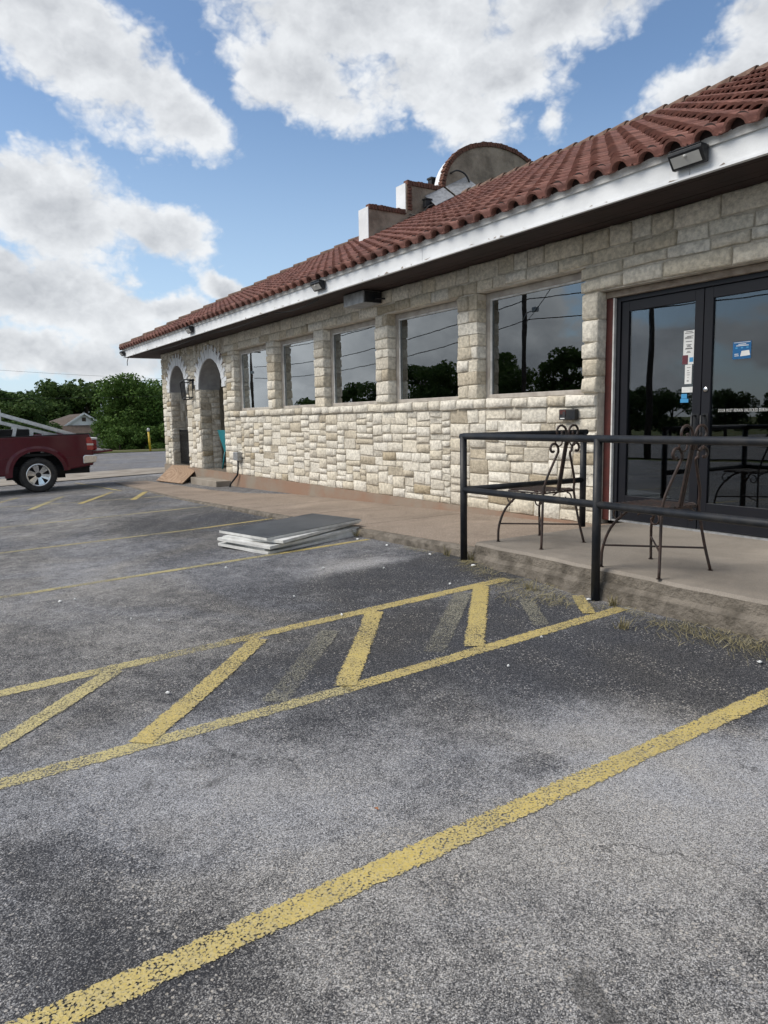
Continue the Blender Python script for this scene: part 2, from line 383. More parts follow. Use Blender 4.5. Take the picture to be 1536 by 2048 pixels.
def asphalt_mat(name, base_lo, base_hi, attr=True):
    Mt = bpy.data.materials.new(name); Mt.use_nodes = True; t = NT(Mt.node_tree)
    P = t.add('ShaderNodeNewGeometry').outputs['Position']
    v1 = t.add('ShaderNodeSeparateColor', {0: t.voro(P, 215, out=1)}).outputs[0]
    d1 = t.voro(P, 215, out=0)
    v2 = t.add('ShaderNodeSeparateColor', {0: t.voro(P, 330, out=1)}).outputs[1]
    n0 = t.noise(P, 420, 2, 0.6)
    agg = t.math('ADD', t.math('MULTIPLY', v1, 0.55), t.math('ADD', t.math('MULTIPLY', v2, 0.32), t.math('MULTIPLY', n0, 0.35)))
    agg = t.math('SUBTRACT', agg, t.math('MULTIPLY', d1, 0.35))
    wr = t.add('ShaderNodeAttribute', attribute_name='wear').outputs['Fac'] if attr else 0.55
    n1 = t.noise(P, 0.9, 7, 0.62, 0.6); n2 = t.noise(P, 6.5, 7, 0.72, 0.4)
    wv = t.math('ADD', t.math('ADD', wr, t.math('MULTIPLY', t.math('SUBTRACT', n1, 0.5), 0.50)), t.math('ADD', t.math('MULTIPLY', t.math('SUBTRACT', n2, 0.5), 0.75), t.math('MULTIPLY', t.math('SUBTRACT', t.noise(P, 24, 6, 0.75, 0.3), 0.5), 0.55)))
    wv = t.smooth(wv, 0.08, 0.98, 0.0, 1.05)
    # aggregate shows where the dark binder has worn off
    show = t.smooth(t.math('ADD', t.math('MULTIPLY', agg, 0.95), t.math('MULTIPLY', wv, 0.75)), 0.27, 1.36)
    top = t.mix(v2, tuple(x*0.40 for x in base_hi), tuple(min(x*1.75, 0.8) for x in base_hi))
    c = t.mix(show, base_lo, top)
    # single larger pale stones in the mix
    big_c = t.add('ShaderNodeSeparateColor', {0: t.voro(P, 85, out=1)}).outputs[2]; big_d = t.voro(P, 85, out=0)
    bigm = t.math('MULTIPLY', t.smooth(big_c, 0.86, 0.90), t.smooth(big_d, 0.42, 0.30))
    c = t.mix(t.math('MULTIPLY', bigm, 0.75), c, t.mix(v1, (0.36,0.34,0.31), (0.62,0.60,0.57)))
    hue = t.mix(t.noise(P, 160, 1, 0.5), (0.95,0.98,1.04), (1.08,1.01,0.92))
    c = t.mix(1.0, c, hue, 'MULTIPLY')
    c = t.mix(1.0, c, t.mix(t.smooth(t.noise(P, 0.55, 4, 0.6, 0.8), 0.35, 0.65), (0.97,0.99,1.04), (1.03,1.00,0.95)), 'MULTIPLY')
    # thin broken cracks
    Pw = t.vm('ADD', P, t.vm('SCALE', t.vm('SUBTRACT', t.noise(P, 2.4, 6, 0.65, 0, out=1), (0.5,0.5,0.5)), sc=0.55))
    cr = t.math('MULTIPLY', t.smooth(t.voro(Pw, 0.42, feature='DISTANCE_TO_EDGE'), 0.0030, 0.0008), t.smooth(t.noise(P, 0.8, 3, 0.5), 0.54, 0.60))
    c = t.mix(t.math('MULTIPLY', cr, 0.6), c, (0.018,0.018,0.019))
    stain = t.smooth(t.noise(P, 1.7, 5, 0.6, 1.2), 0.66, 0.74, 0.0, 0.55)      # oil drips
    c = t.mix(stain, c, (0.045,0.043,0.04))
    b = t.add('ShaderNodeBsdfPrincipled', {'Base Color': c, 'Roughness': 0.88, 'Specular IOR Level': 0.25})
    h = t.math('ADD', t.math('MULTIPLY', agg, 1.0), t.math('MULTIPLY', n2, 0.6))
    bp = t.add('ShaderNodeBump', {'Height': h, 'Strength': 1.0, 'Distance': 0.0045}); t.l.new(bp.outputs[0], b.inputs['Normal'])
    t.add('ShaderNodeOutputMaterial', {0: b.outputs[0]})
    return Mt
M['asphalt'] = asphalt_mat('parking_asphalt', (0.029,0.031,0.037), (0.345,0.347,0.35))
M['road'] = asphalt_mat('road_asphalt', (0.035,0.037,0.042), (0.24,0.24,0.245), attr=False)

# wear map: (pixel centre of a patch, radius m along x, along y, amount); + pale dusty wear, - dark sealed
patches = []
for u, v, rx, ry, a in [
    (1450,1560,0.50,0.8,0.30),(1050,1500,0.5,0.7,0.04),(500,1560,0.6,0.7,0.13),(700,1700,0.5,0.6,0.02),(1100,1430,0.35,0.5,0.06),
    (60,1780,0.28,0.30,-0.13),(200,1990,0.30,0.30,-0.16),(360,1940,0.05,0.22,-0.35),(170,1720,0.20,0.16,-0.08),
    (1150,1330,0.42,0.7,-0.42),(1400,1310,0.50,0.5,-0.45),(820,1330,0.35,0.6,-0.25),(900,1240,0.30,0.5,-0.42),(1060,1225,0.25,0.3,-0.40),
    (620,1330,0.35,0.5,-0.18),(820,1145,0.45,0.7,-0.40),(960,1130,0.5,0.4,-0.30),(560,1190,0.7,0.6,-0.12),(720,1130,0.22,0.45,0.38),
    (250,1130,1.0,0.7,0.10),(330,1050,1.3,0.6,-0.22),(470,1035,1.3,0.4,-0.25),(180,1030,1.4,0.7,0.05),(330,1110,0.8,0.5,-0.12),(250,1000,2.0,0.6,-0.15),
    (640,1450,0.16,0.35,-0.16),(950,1360,0.2,0.3,0.10),(1080,1530,0.06,0.10,-0.35),(760,1200,0.3,0.5,-0.12),(140,1180,0.7,0.5,0.08),(1500,1420,0.2,0.4,-0.25)]:
    p = gpx(u, v); patches.append((p[0], p[1], rx, ry, a))
def wear(X, Y):
    wv = np.full(X.shape, 0.47)
    for x, y, rx, ry, a in patches:
        wv += 1.45*a*np.exp(-(((X-x)/rx)**2+((Y-y)/ry)**2)*0.9)
    wv += 0.05*np.sin(X*3.1+1.3*np.sin(Y*2.2))*np.sin(Y*2.7+X)
    return wv
xs = np.concatenate([np.arange(-27, -12, 0.5), np.arange(-12, -0.2, 0.09), np.arange(0, 25, 1.0)])
ys = np.concatenate([np.arange(-17, -1, 1.0), np.arange(-1, 4.6, 0.09), [4.75, 5.2, 5.6, 6.0]])
lot = sheet('parking_lot', xs, ys, 0.0, M['asphalt'], attr=wear)
lot2 = sheet('side_lot', np.arange(-27, -16.9, 0.5), np.concatenate([[6.0], np.arange(6.5, 41, 1.5)]), 0.0, M['asphalt'], attr=lambda X, Y: np.full(X.shape, 0.62))
gx = np.concatenate([[-900,-500,-300], np.arange(-200, -60, 10), np.arange(-60, 30, 1.5), [40, 80, 200, 500, 900]])
gy = np.concatenate([[-900,-500,-200,-100], np.arange(-60, 60, 3.0), [80, 120, 200, 400, 900]])
sheet('ground', gx, gy, -0.06, M['grass'])
sheet('road', np.arange(-45.2, -26.9, 1.5), np.concatenate([np.arange(-200, 201, 10)]), 0.012, M['road'])
sheet('street', np.arange(-150, 61, 5.0), np.arange(-33, -18.9, 1.0), 0.008, M['road'])
sheet('driveway_apron', np.arange(-27.0, -22.9, 0.4), np.arange(-4, 20, 1.0), 0.022, M['concrete'])
sheet('verge', np.arange(-66, -45.0, 1.0), np.arange(-60, 90, 3.0), 0.02, M['grass'])
sheet('field_path', [-52, -51.2, -50.6], np.arange(-40, 60, 3.0), 0.05, mat('bare_earth', (0.20,0.16,0.11), 0.95, var=0.4, vscale=0.6))

# painted lines ------------------------------------------------------
def paint_mat(name, col, amount, soft=0.12):
    Mt = bpy.data.materials.new(name); Mt.use_nodes = True; t = NT(Mt.node_tree)
    P = t.add('ShaderNodeNewGeometry').outputs['Position']
    v1 = t.add('ShaderNodeSeparateColor', {0: t.voro(P, 170, out=1)}).outputs[0]
    vd = t.voro(P, 120, feature='F1')
    n = t.noise(P, 2.2, 5, 0.65, 0.5); n2 = t.noise(P, 60, 3, 0.6)
    ed = t.add('ShaderNodeAttribute', attribute_name='tint').outputs['Fac']            # 0 at the middle of a line, 1 at its edge
    nb = t.noise(P, 0.75, 4, 0.6, 0.8)                                                   # long stretches scuffed by tyres
    fine = t.math('ADD', t.math('MULTIPLY', v1, 0.42), t.math('ADD', t.math('MULTIPLY', n2, 0.50), t.math('MULTIPLY', vd, -0.75)))
    k = t.math('ADD', fine, t.math('ADD', t.math('MULTIPLY', n, 0.70), t.math('MULTIPLY', nb, 0.75)))
    n3 = t.noise(P, 38, 4, 0.7)
    k = t.math('SUBTRACT', k, t.math('MULTIPLY', t.smooth(t.math('ADD', ed, t.math('MULTIPLY', t.math('SUBTRACT', n3, 0.5), 0.85)), 0.74, 1.0), 0.8))
    a = t.smooth(k, amount+0.30-soft, amount+0.30+soft)
    c = t.mix(t.smooth(t.noise(P, 9, 5, 0.65), 0.3, 0.7), col, tuple(x*0.80+0.02 for x in col))
    c = t.mix(t.smooth(v1, 0.35, 0.95, 0, 0.30), c, (0.52,0.48,0.36))
    c = t.mix(t.smooth(k, amount+0.75, amount+0.2, 0.0, 0.55), c, (0.28,0.27,0.22))
    b = t.add('ShaderNodeBsdfPrincipled', {'Base Color': c, 'Roughness': 0.8, 'Specular IOR Level': 0.25, 'Alpha': a})
    bp = t.add('ShaderNodeBump', {'Height': v1, 'Strength': 1.0, 'Distance': 0.003}); t.l.new(bp.outputs[0], b.inputs['Normal'])
    t.add('ShaderNodeOutputMaterial', {0: b.outputs[0]})
    return Mt
YEL = (0.54,0.41,0.11)
M['line'] = paint_mat('yellow_road_paint', YEL, 0.30)
M['line_mid'] = paint_mat('worn_yellow_paint', (0.54,0.45,0.18), 0.40, 0.22)
M['line_faint'] = paint_mat('faded_yellow_paint', (0.38,0.34,0.20), 0.58, 0.22)
M['line_ghost'] = paint_mat('ghost_of_old_paint', (0.22,0.21,0.165), 0.56, 0.32)
M['line_white'] = paint_mat('faded_white_paint', (0.50,0.49,0.45), 0.40, 0.2)
def painted(a, b, wd, material, dz=0.003, name='parking_line', parent=lot, wpx=True, ext=0.0):
    a = gpx(*a)[:2] if wpx else np.array(a); b = gpx(*b)[:2] if wpx else np.array(b)
    a = a-(b-a)/np.linalg.norm(b-a)*ext
    L = np.linalg.norm(b-a); n = max(2, int(L/0.12)); d = (b-a)/L; s = np.array([-d[1], d[0]])
    mb = MB(); prof = [-1, -0.7, 0, 0.7, 1]
    for i in range(n+1):
        for q in prof:
            p = a+(b-a)*i/n+s*q*wd/2*(1+0.035*math.sin(i*1.7+q)); mb.v.append((p[0], p[1], G(p[0], p[1])+dz)); mb.tint.append(abs(q))
    for i in range(n):
        for j in range(4): k = i*5+j; mb.f.append((k, k+1, k+6, k+5))
    return mb.build(name, material, parent, fixn=False)
for a, b, wd, mt in [((-120,2140),(1590,1368),0.122,'line'),((-120,1602),(700,1377),0.125,'line_mid'),((690,1379),(1245,1217),0.125,'line'),
    ((-120,1415),(460,1284),0.115,'line_mid'),((450,1286),(1014,1158),0.115,'line'),((-60,1205),(560,1107),0.115,'line_mid'),((560,1107),(737,1079),0.11,'line'),
    ((-60,1114),(380,1060),0.115,'line_mid'),((380,1060),(555,1036),0.11,'line'),((-40,1060),(440,1010),0.10,'line_mid'),((-30,1017),(372,990),0.09,'line_mid')]:
    painted(a, b, wd, M[mt], ext=1.5 if a[0] < 0 else 0.0)
for a, b, wd, mt in [((962,1173),(948,1294),0.145,'line'),((749,1224),(690,1373),0.145,'line'),((519,1279),(280,1488),0.14,'line'),((230,1342),(-60,1525),0.125,'line_mid'),
    ((1155,1192),(1178,1228),0.11,'line'),((926,1186),(868,1305),0.16,'line_ghost'),((660,1262),(548,1405),0.16,'line_ghost'),((1052,1200),(1083,1252),0.13,'line_ghost'),
    ((160,1008),(226,984),0.14,'line'),((60,1020),(126,993),0.14,'line_mid'),((266,1000),(291,984),0.14,'line'),((-10,1008),(36,996),0.14,'line_mid'),((150,966),(242,982),0.09,'line_mid')]:
    painted(a, b, wd, M[mt], dz=0.006, name='hatch_line')
painted((-35.6,-40), (-35.6,60), 0.16, M['line_white'], 0.02, 'road_line', bpy.data.objects['road'], False)
painted((-44.6,-40), (-44.6,60), 0.14, M['line_white'], 0.02, 'road_line', bpy.data.objects['road'], False)

# ------------------------------------------------------------------ pavement, slab, step
def zwalk(x): return max(-1.18+(x+6.1)*0.0290, G(x, 4.3)+0.035) if x < -5 else -1.16
walk = MB(); xw = list(np.arange(-20.2, -5.9, 1.6))+[-5.06]
for x0, x1 in zip(xw[:-1], xw[1:]):
    f0 = 4.27 + 0.25*max(0, (-14-x0)/6); f1 = 4.27 + 0.25*max(0, (-14-x1)/6)
    z0, z1 = zwalk(x0), zwalk(x1)
    q = [(x0,f0,z0-0.012),(x1-0.012,f1,z1-0.012),(x1-0.012,6.02,z1),(x0,6.02,z0),(x0,f0,z0-0.3),(x1-0.012,f1,z1-0.3),(x1-0.012,6.02,z1-0.3),(x0,6.02,z0-0.3)]
    walk.add(q, [(0,1,2,3),(4,5,1,0),(5,6,2,1),(7,4,0,3)])
tag(walk.build('pavement', M['concrete']), kind='structure')
def pebble_mat(name, c0, c1, c2, scale, bump):
    Mt = bpy.data.materials.new(name); Mt.use_nodes = True; t = NT(Mt.node_tree)
    P = t.add('ShaderNodeNewGeometry').outputs['Position']
    v = t.add('ShaderNodeSeparateColor', {0: t.voro(P, scale, out=1)}).outputs[0]; d = t.voro(P, scale, out=0)
    rp = t.add('ShaderNodeValToRGB', {0: v}); el = rp.color_ramp.elements; el.new(0.5)
    for i, c in enumerate((c0, c1, c2)): el[i].position = i/2; el[i].color = (*c, 1)
    c = t.mix(t.smooth(d, 0.25, 0.65), rp.outputs[0], tuple(x*0.75 for x in c1))
    st = t.smooth(t.noise(P, 1.3, 6, 0.65, 0.6), 0.42, 0.68); c = t.mix(t.math('MULTIPLY', st, 0.5), c, tuple(x*0.50 for x in c1))
    st2 = t.smooth(t.noise(P, 0.6, 5, 0.6, 1.0), 0.55, 0.75); c = t.mix(t.math('MULTIPLY', st2, 0.45), c, tuple(min(1, x*1.5) for x in c1))
    bsd = t.add('ShaderNodeBsdfPrincipled', {'Base Color': c, 'Roughness': 0.92, 'Specular IOR Level': 0.2})
    bp = t.add('ShaderNodeBump', {'Height': t.math('SUBTRACT', t.noise(P, 9, 5, 0.6), d), 'Strength': 1.0, 'Distance': bump}); t.l.new(bp.outputs[0], bsd.inputs['Normal'])
    t.add('ShaderNodeOutputMaterial', {0: bsd.outputs[0]}); return Mt
bpy.data.objects['pavement'].data.materials[0] = pebble_mat('exposed_aggregate', (0.20,0.155,0.125), (0.335,0.27,0.215), (0.49,0.42,0.355), 95, 0.004)
kerb = MB()
xk = list(np.arange(-20.2, -5.1, 0.09))+[-5.06]; kj = [(random.uniform(-0.014, 0.014), random.uniform(-0.012, 0.0)) for _ in xk]
def kprof(x, j_): f_ = 4.27+0.25*max(0, (-14-x)/6); z_ = zwalk(x)-0.014; return [(x,f_-0.075,z_-0.3),(x,f_-0.066+j_[0]*0.5,z_-0.035),(x,f_-0.052+j_[0],z_-0.004+j_[1]),(x,f_+0.004,z_+j_[1]*0.2)]
for i_ in range(len(xk)-1):
    A, B = kprof(xk[i_], kj[i_]), kprof(xk[i_+1], kj[i_+1]); kerb.add(A+B, [(j_, j_+4, j_+5, j_+1) for j_ in range(3)])
tag(kerb.build('kerb', M['concrete_dark']), kind='structure')

slab = MB(); xsl = np.linspace(-5.04, 1.5, 40)
ZS = -1.10
for i, (x0, x1) in enumerate(zip(xsl[:-1], xsl[1:])):
    def fr(x): return 4.165+0.010*math.sin(x*7)+0.006*math.sin(x*23)
    prof = lambda x: [(x,6.26,ZS),(x,fr(x)+0.02,ZS-0.003),(x,fr(x),ZS-0.025),(x,fr(x)-0.004,ZS-0.10),(x,fr(x)-0.03-0.012*math.sin(x*9),ZS-0.13),(x,fr(x)-0.05-0.02*math.sin(x*5),ZS-0.40)]
    A, B = prof(x0), prof(x1); slab.add(A+B, [(j, j+1, j+7, j+6) for j in range(5)])
    if i == 0: slab.add(A+[(x0,6.26,ZS-0.4)], [tuple(range(7))])
so = slab.build('entrance_slab', M['concrete']); tag(so, kind='structure')
so.data.materials.append(M['concrete_dark'])
for p in so.data.polygons:
    if p.center.z < ZS-0.02 and abs(p.normal.z) < 0.9: p.material_index = 1
so.data.materials[0] = pebble_mat('worn_slab', (0.26,0.23,0.195), (0.31,0.275,0.235), (0.36,0.325,0.28), 210, 0.0015)

# ------------------------------------------------------------------ building
BL = empty('restaurant_building', (-11, 8, -1.3), 'low limestone restaurant with red clay tile roof and white fascia', 'building')
ZB, ZT = -1.15, 1.86
WIN = [(-15.42,-13.64),(-13.30,-11.64),(-11.31,-9.63),(-9.30,-7.64),(-7.26,-5.53)]
WZ0, WZ1 = 0.22, 1.52
DX0, DX1, DZ1 = -5.34, -2.90, 1.25
ARCH = [(-19.38,0.68,0.80,0.66),(-16.92,0.80,0.78,0.68)]      # centre x, half width, spring z, rise
XL, XR = -20.75, 1.5
opens = [(a, b, WZ0, WZ1) for a, b in WIN]+[(DX0, DX1, -9, DZ1)]+[(c-h, c+h, -9, sp) for c, h, sp, rs in ARCH]
bk = MB()
gxs = sorted({XL, XR, -15.98}|{v for o in opens for v in o[:2]})
for a, b in zip(gxs[:-1], gxs[1:]):
    mid = (a+b)/2; th = 0.50 if mid < -16 else 0.20
    iv = [(o[2], o[3]) for o in opens if o[0] < mid < o[1]]
    isarch = [A for A in ARCH if abs(mid-A[0]) < A[1]]
    z = ZB
    for lo, hi in sorted(iv):
        if lo > z: bk.box(a, b, W, W+th, z, lo)
        z = hi
    if isarch:
        c, h, sp, rs = isarch[0]; n = 20
        for i in range(n):
            t0 = math.pi*(1-i/n); t1 = math.pi*(1-(i+1)/n)
            x0, x1 = c+h*math.cos(t0), c+h*math.cos(t1); z0, z1 = sp+rs*math.sin(t0), sp+rs*math.sin(t1)
            bk.add([(x0,W,z0),(x1,W,z1),(x1,W,ZT),(x0,W,ZT),(x0,W+th,z0),(x1,W+th,z1),(x1,W+th,ZT),(x0,W+th,ZT)], [(0,1,2,3),(7,6,5,4)])
    elif z < ZT: bk.box(a, b, W, W+th, z, ZT)
WALL = bk.build('stone_wall', M['mortar'], BL, fixn=False)
for c, h, sp, rs in ARCH:                                     # plastered intrados
    mb = MB(); n = 24; vs = []
    for i in range(n+1):
        t = math.pi*(1-i/n); vs += [(c+h*math.cos(t)*0.995, W-0.012, sp+rs*math.sin(t)*0.995), (c+h*math.cos(t)*0.995, W+0.51, sp+rs*math.sin(t)*0.995)]
    mb.add(vs, [(2*i, 2*i+1, 2*i+3, 2*i+2) for i in range(n)])
    mb.build('arch_vault', M['vault'], BL, smooth=True, fixn=False)

# --- stones
def pack(x0, x1, z0, z1, unit=0.045, hs=(2,2,3,3,3,3,3,4,4), ws=(5,6,7,8,9,10,11,12), blocked=None, r=random):
    nx, nz = max(1, round((x1-x0)/unit)), max(1, round((z1-z0)/unit)); ux, uz = (x1-x0)/nx, (z1-z0)/nz
    occ = np.zeros((nx, nz), bool)
    if blocked:
        for i in range(nx):
            for j in range(nz):
                if blocked(x0+(i+0.5)*ux, z0+(j+0.5)*uz): occ[i, j] = True
    out = []
    for j in range(nz):
        i = 0
        while i < nx:
            if occ[i, j]: i += 1; continue
            run = 0
            while i+run < nx and not occ[i+run, j] and run < 13: run += 1
            wd = min(r.choice(ws), run)
            if 0 < run-wd < 3: wd = run if run <= 12 else run-4
            ht = r.choice(hs)
            if wd >= 4 and ht > wd*0.72: ht = max(2, int(wd*0.6))
            while j+ht > nz or occ[i:i+wd, j:j+ht].any(): ht -= 1
            if 0 < nz-(j+ht) < 2: ht = min(ht+nz-(j+ht), 6) if not occ[i:i+wd, j:nz].any() else ht
            occ[i:i+wd, j:j+ht] = True
            out.append((x0+i*ux, x0+(i+wd)*ux, z0+j*uz, z0+(j+ht)*uz)); i += wd
    return out
stones = []     # (u0,u1,v0,v1, side depth, frame, proud)
FR_FRONT = (np.array([0,W,0.]), np.array([1,0,0.]), np.array([0,0,1.]), np.array([0,-1,0.]))
def put(rects, depth=0.05, frame=FR_FRONT, proud=0.017):
    for q in rects: stones.append((*q, depth, frame, proud))
def rows(x0, x1, z0, z1, hmin, hmax, wmin, wmax):
    out = []; z = z0
    while z < z1-0.01:
        h = random.uniform(hmin, hmax)
        if z1-(z+h) < hmin*0.8: h = z1-z
        x = x0
        while x < x1-0.01:
            wd = random.uniform(wmin, wmax)
            if x1-(x+wd) < wmin*0.7: wd = x1-x
            out.append((x, x+wd, z, z+h)); x += wd
        z += h
    return out
put(pack(-16.10, DX0, ZB, 0.095))
put(rows(-15.95, DX0, 0.10, 0.225, 0.12, 0.14, 0.22, 0.48), 0.12, proud=0.045)
for i, (a, b) in enumerate(WIN):
    if i: put(rows(WIN[i-1][1]-0.012, a+0.012, 0.23, WZ1, 0.12, 0.20, 0.17, 0.36), 0.20, proud=0.020)
put(pack(-16.10, WIN[0][0]+0.012, 0.23, WZ1), 0.20)
put(rows(WIN[4][1]-0.012, DX0+0.012, 0.23, DZ1, 0.16, 0.24, 0.25, 0.4), 0.16, proud=0.035)
put(rows(WIN[4][1]-0.05, DX0+0.3, DZ1+0.005, WZ1-0.0, 0.13, 0.15, 0.3, 0.6), 0.10, proud=0.03)
put(rows(DX0+0.3, DX1+0.3, DZ1+0.005, WZ1, 0.13, 0.17, 0.26, 0.72), 0.10, proud=0.03)
put(rows(-15.95, XR, WZ1+0.004, ZT, 0.10, 0.17, 0.22, 0.58), 0.06, proud=0.022)
put(rows(-15.98, WIN[4][1]-0.05, WZ1-0.0, WZ1+0.004, 1, 1, 9, 9)[:0])
put(pack(DX1-0.012, XR, ZB, DZ1+0.0, hs=(3,4,4,5), ws=(6,8,9,11)), 0.14)
put(pack(DX1+0.3, XR, DZ1+0.005, WZ1), 0.05)
def arch_block(x, z):
    for c, h, sp, rs in ARCH:
        if abs(x-c) < h-0.0 and z < sp: return True
        if z >= sp-0.03 and ((x-c)/(h+0.20))**2+((z-sp)/(rs+0.20))**2 < 1: return True
    return False
put(pack(XL-0.02, -16.11, ZB, ZT, blocked=arch_block, hs=(3,3,4,4,5,5), ws=(4,5,6,7,8,9)), 0.05)
for c, h, sp, rs in ARCH:                                     # thick jambs seen inside the arches
    fr = (np.array([c-h, 0, 0.]), np.array([0,1,0.]), np.array([0,0,1.]), np.array([1,0,0.]))
    put(pack(W+0.0, W+0.50, ZB, sp, hs=(4,4,5,5,6), ws=(4,5,6,7)), 0.03, fr, 0.014)
    fr2 = (np.array([c+h, 0, 0.]), np.array([0,1,0.]), np.array([0,0,1.]), np.array([-1,0,0.]))
    put(pack(W+0.0, W+0.50, ZB, sp, hs=(4,4,5,5,6), ws=(4,5,6,7)), 0.03, fr2, 0.014)
def stone_mesh(mb, u0, u1, v0, v1, depth, frame, proud):
    O, U, V, N = frame; j = random.uniform(0.005, 0.010)
    u0 += j; u1 -= j; v0 += j; v1 -= j
    if u1-u0 < 0.02 or v1-v0 < 0.02: return False
    nu = 5 if u1-u0 > 0.2 else 4; nv = 4
    us = np.array([0, 0.035, *np.linspace(0.035, 0.965, nu-2)[1:-1], 0.965, 1.0]) if nu > 4 else np.array([0, .05, .95, 1.])
    vs_ = np.array([0, 0.075, 0.925, 1.0]); nu = len(us)
    sk = [random.uniform(-0.013, 0.013) for _ in range(4)]; tilt = random.uniform(-0.006, 0.006); base = random.uniform(-0.007, 0.010)
    P = []
    for iv, b in enumerate(vs_):
        for iu, a in enumerate(us):
            edge = iv in (0, 3) or iu in (0, nu-1)
            x = u0+(u1-u0)*a+random.uniform(-1, 1)*(0.005 if edge else 0.008)
            z = v0+(v1-v0)*b+(sk[0]*(1-a)+sk[1]*a)*(1-b)*0.9+(sk[2]*(1-a)+sk[3]*a)*b*0.9+random.uniform(-1, 1)*0.004
            d = (0.002+random.uniform(-0.003, 0.003)) if edge else proud+base+tilt*(b-0.5)*2+random.uniform(-0.005, 0.005)
            if edge: d = proud*0.55+d
            P.append(O+U*x+V*z+N*d)
    q = []
    for iv in range(3):
        for iu in range(nu-1): k = iv*nu+iu; q.append((k, k+1, k+nu+1, k+nu))
    rim = [i for i in range(nu)]+[nu*i+nu-1 for i in range(1, 4)]+[3*nu+i for i in range(nu-2, -1, -1)]+[nu*i for i in (2, 1)]
    o = len(P); P += [P[i]-N*(depth) for i in rim]; m_ = len(rim)
    for i in range(m_): q.append((rim[i], o+i, o+(i+1)%m_, rim[(i+1)%m_]))
    if np.dot(np.cross(U, V), N) < 0: q = [t[::-1] for t in q]
    r = random.random(); tn = random.uniform(0.0, 0.22) if r < 0.09 else random.uniform(0.25, 1.0)
    mb.add(P, q, max(tn, 0.001)); return True
def vis(P):
    c = CM.T @ np.array(P)
    if c[2] < 0.1: return 0
    u, v = CX+FPX*c[0]/c[2], CY+FPX*c[1]/c[2]
    return 1 if -20 < u < 1556 and -20 < v < 2068 else 0
def sarea(s):
    O, U, V, N = s[5]; c = O+U*(s[0]+s[1])/2+V*(s[2]+s[3])/2
    return vis(c)*(s[1]-s[0])*(s[3]-s[2])*abs(np.dot(c, N))/np.linalg.norm(c)**3
stones.sort(key=sarea, reverse=True)
rest = MB(); cnt = 0
for i, s in enumerate(stones):
    if cnt < 296 and sarea(s) > 0:
        mb = MB()
        if stone_mesh(mb, *s): link('stone', mb.mesh('stone', M['stone'], True), WALL); cnt += 1
    else: stone_mesh(rest, *s)
o = link('far_stones', rest.mesh('far_stones', M['stone'], True), WALL); o['kind'] = 'stuff'

# voussoirs: long and short white bricks, some left bare
for c, h, sp, rs in ARCH:
    n = 27
    for i in range(n):
        t = math.pi*(1.0-(i+0.5)/n)*1.0; ca, sa = math.cos(t), math.sin(t)
        L = (0.20, 0.31)[i % 2]+random.uniform(-0.015, 0.015)
        p0 = np.array([c+h*ca, sp+rs*sa]); dirv = np.array([ca, sa]); tv = np.array([-sa, ca]); hw = math.pi*(h+rs)/2/n/2*0.98
        mb = MB(); pr = 0.034+random.uniform(-0.004, 0.006)
        q = []
        for d in (W-pr, W+0.02):
            for aa, bb in ((0,-1),(L,-1.12),(L,1.12),(0,1)):
                z = p0+dirv*aa+tv*hw*bb; q.append((z[0], d, z[1]))
        mb.add(q, [(0,1,2,3),(7,6,5,4),(0,4,5,1),(1,5,6,2),(2,6,7,3),(3,7,4,0)]); mb.build('voussoir', M['white_paint'], WALL)
    for i in range(1, n, 2):                                      # bare brick ends between the long ones
        t = math.pi*(1.0-(i+1.0)/n); ca, sa = math.cos(t), math.sin(t); p0 = np.array([c+(h+0.215)*ca, sp+(rs+0.215)*sa]); tv = np.array([-sa, ca])
        if sa < 0.35: continue
        mb = MB(); q = []
        for d in (W-0.018, W+0.02):
            for aa, bb in ((0,-1),(0.10,-1),(0.10,1),(0,1)):
                z = p0+np.array([ca, sa])*aa+tv*0.026*bb; q.append((z[0], d, z[1]))
        mb.add(q, [(0,1,2,3),(7,6,5,4),(0,4,5,1),(1,5,6,2),(2,6,7,3),(3,7,4,0)]); mb.build('bare_brick', M['brick'], WALL)

# foundation, porch floor, step
fd = MB(); 
for x0, x1 in zip(np.arange(-20.8, -5.1, 0.8), list(np.arange(-20.0, -5.1, 0.8))+[-5.05]):
    y0 = W-0.055
    fd.add([(x0,y0,-1.145),(x1,y0,-1.145),(x1,y0-0.012,zwalk(x1)-0.2),(x0,y0-0.012,zwalk(x0)-0.2),(x0,W+0.3,-1.145),(x1,W+0.3,-1.145)], [(3,2,1,0),(0,1,5,4)])
fd.build('foundation', M['foundation'], BL)
MB().box(-20.7, -15.99, W+0.02, 9.5, -1.5, -1.135).build('porch_floor', M['concrete_dark'], BL)
pw = MB(); pw.box(-20.7, -15.9, 9.5, 9.7, -1.2, 1.86); pw.box(-16.0, -15.92, W+0.5, 9.5, -1.13, 1.86); pw.box(-20.74, -20.60, W+0.502, 9.5, -1.2, 1.86); pw.build('porch_wall', M['mortar'], BL)
st = MB(); st.box(-17.5, -15.75, 5.66, W-0.06, -1.62, -1.31); st.build('step', M['concrete'], BL, bevel=0.012)
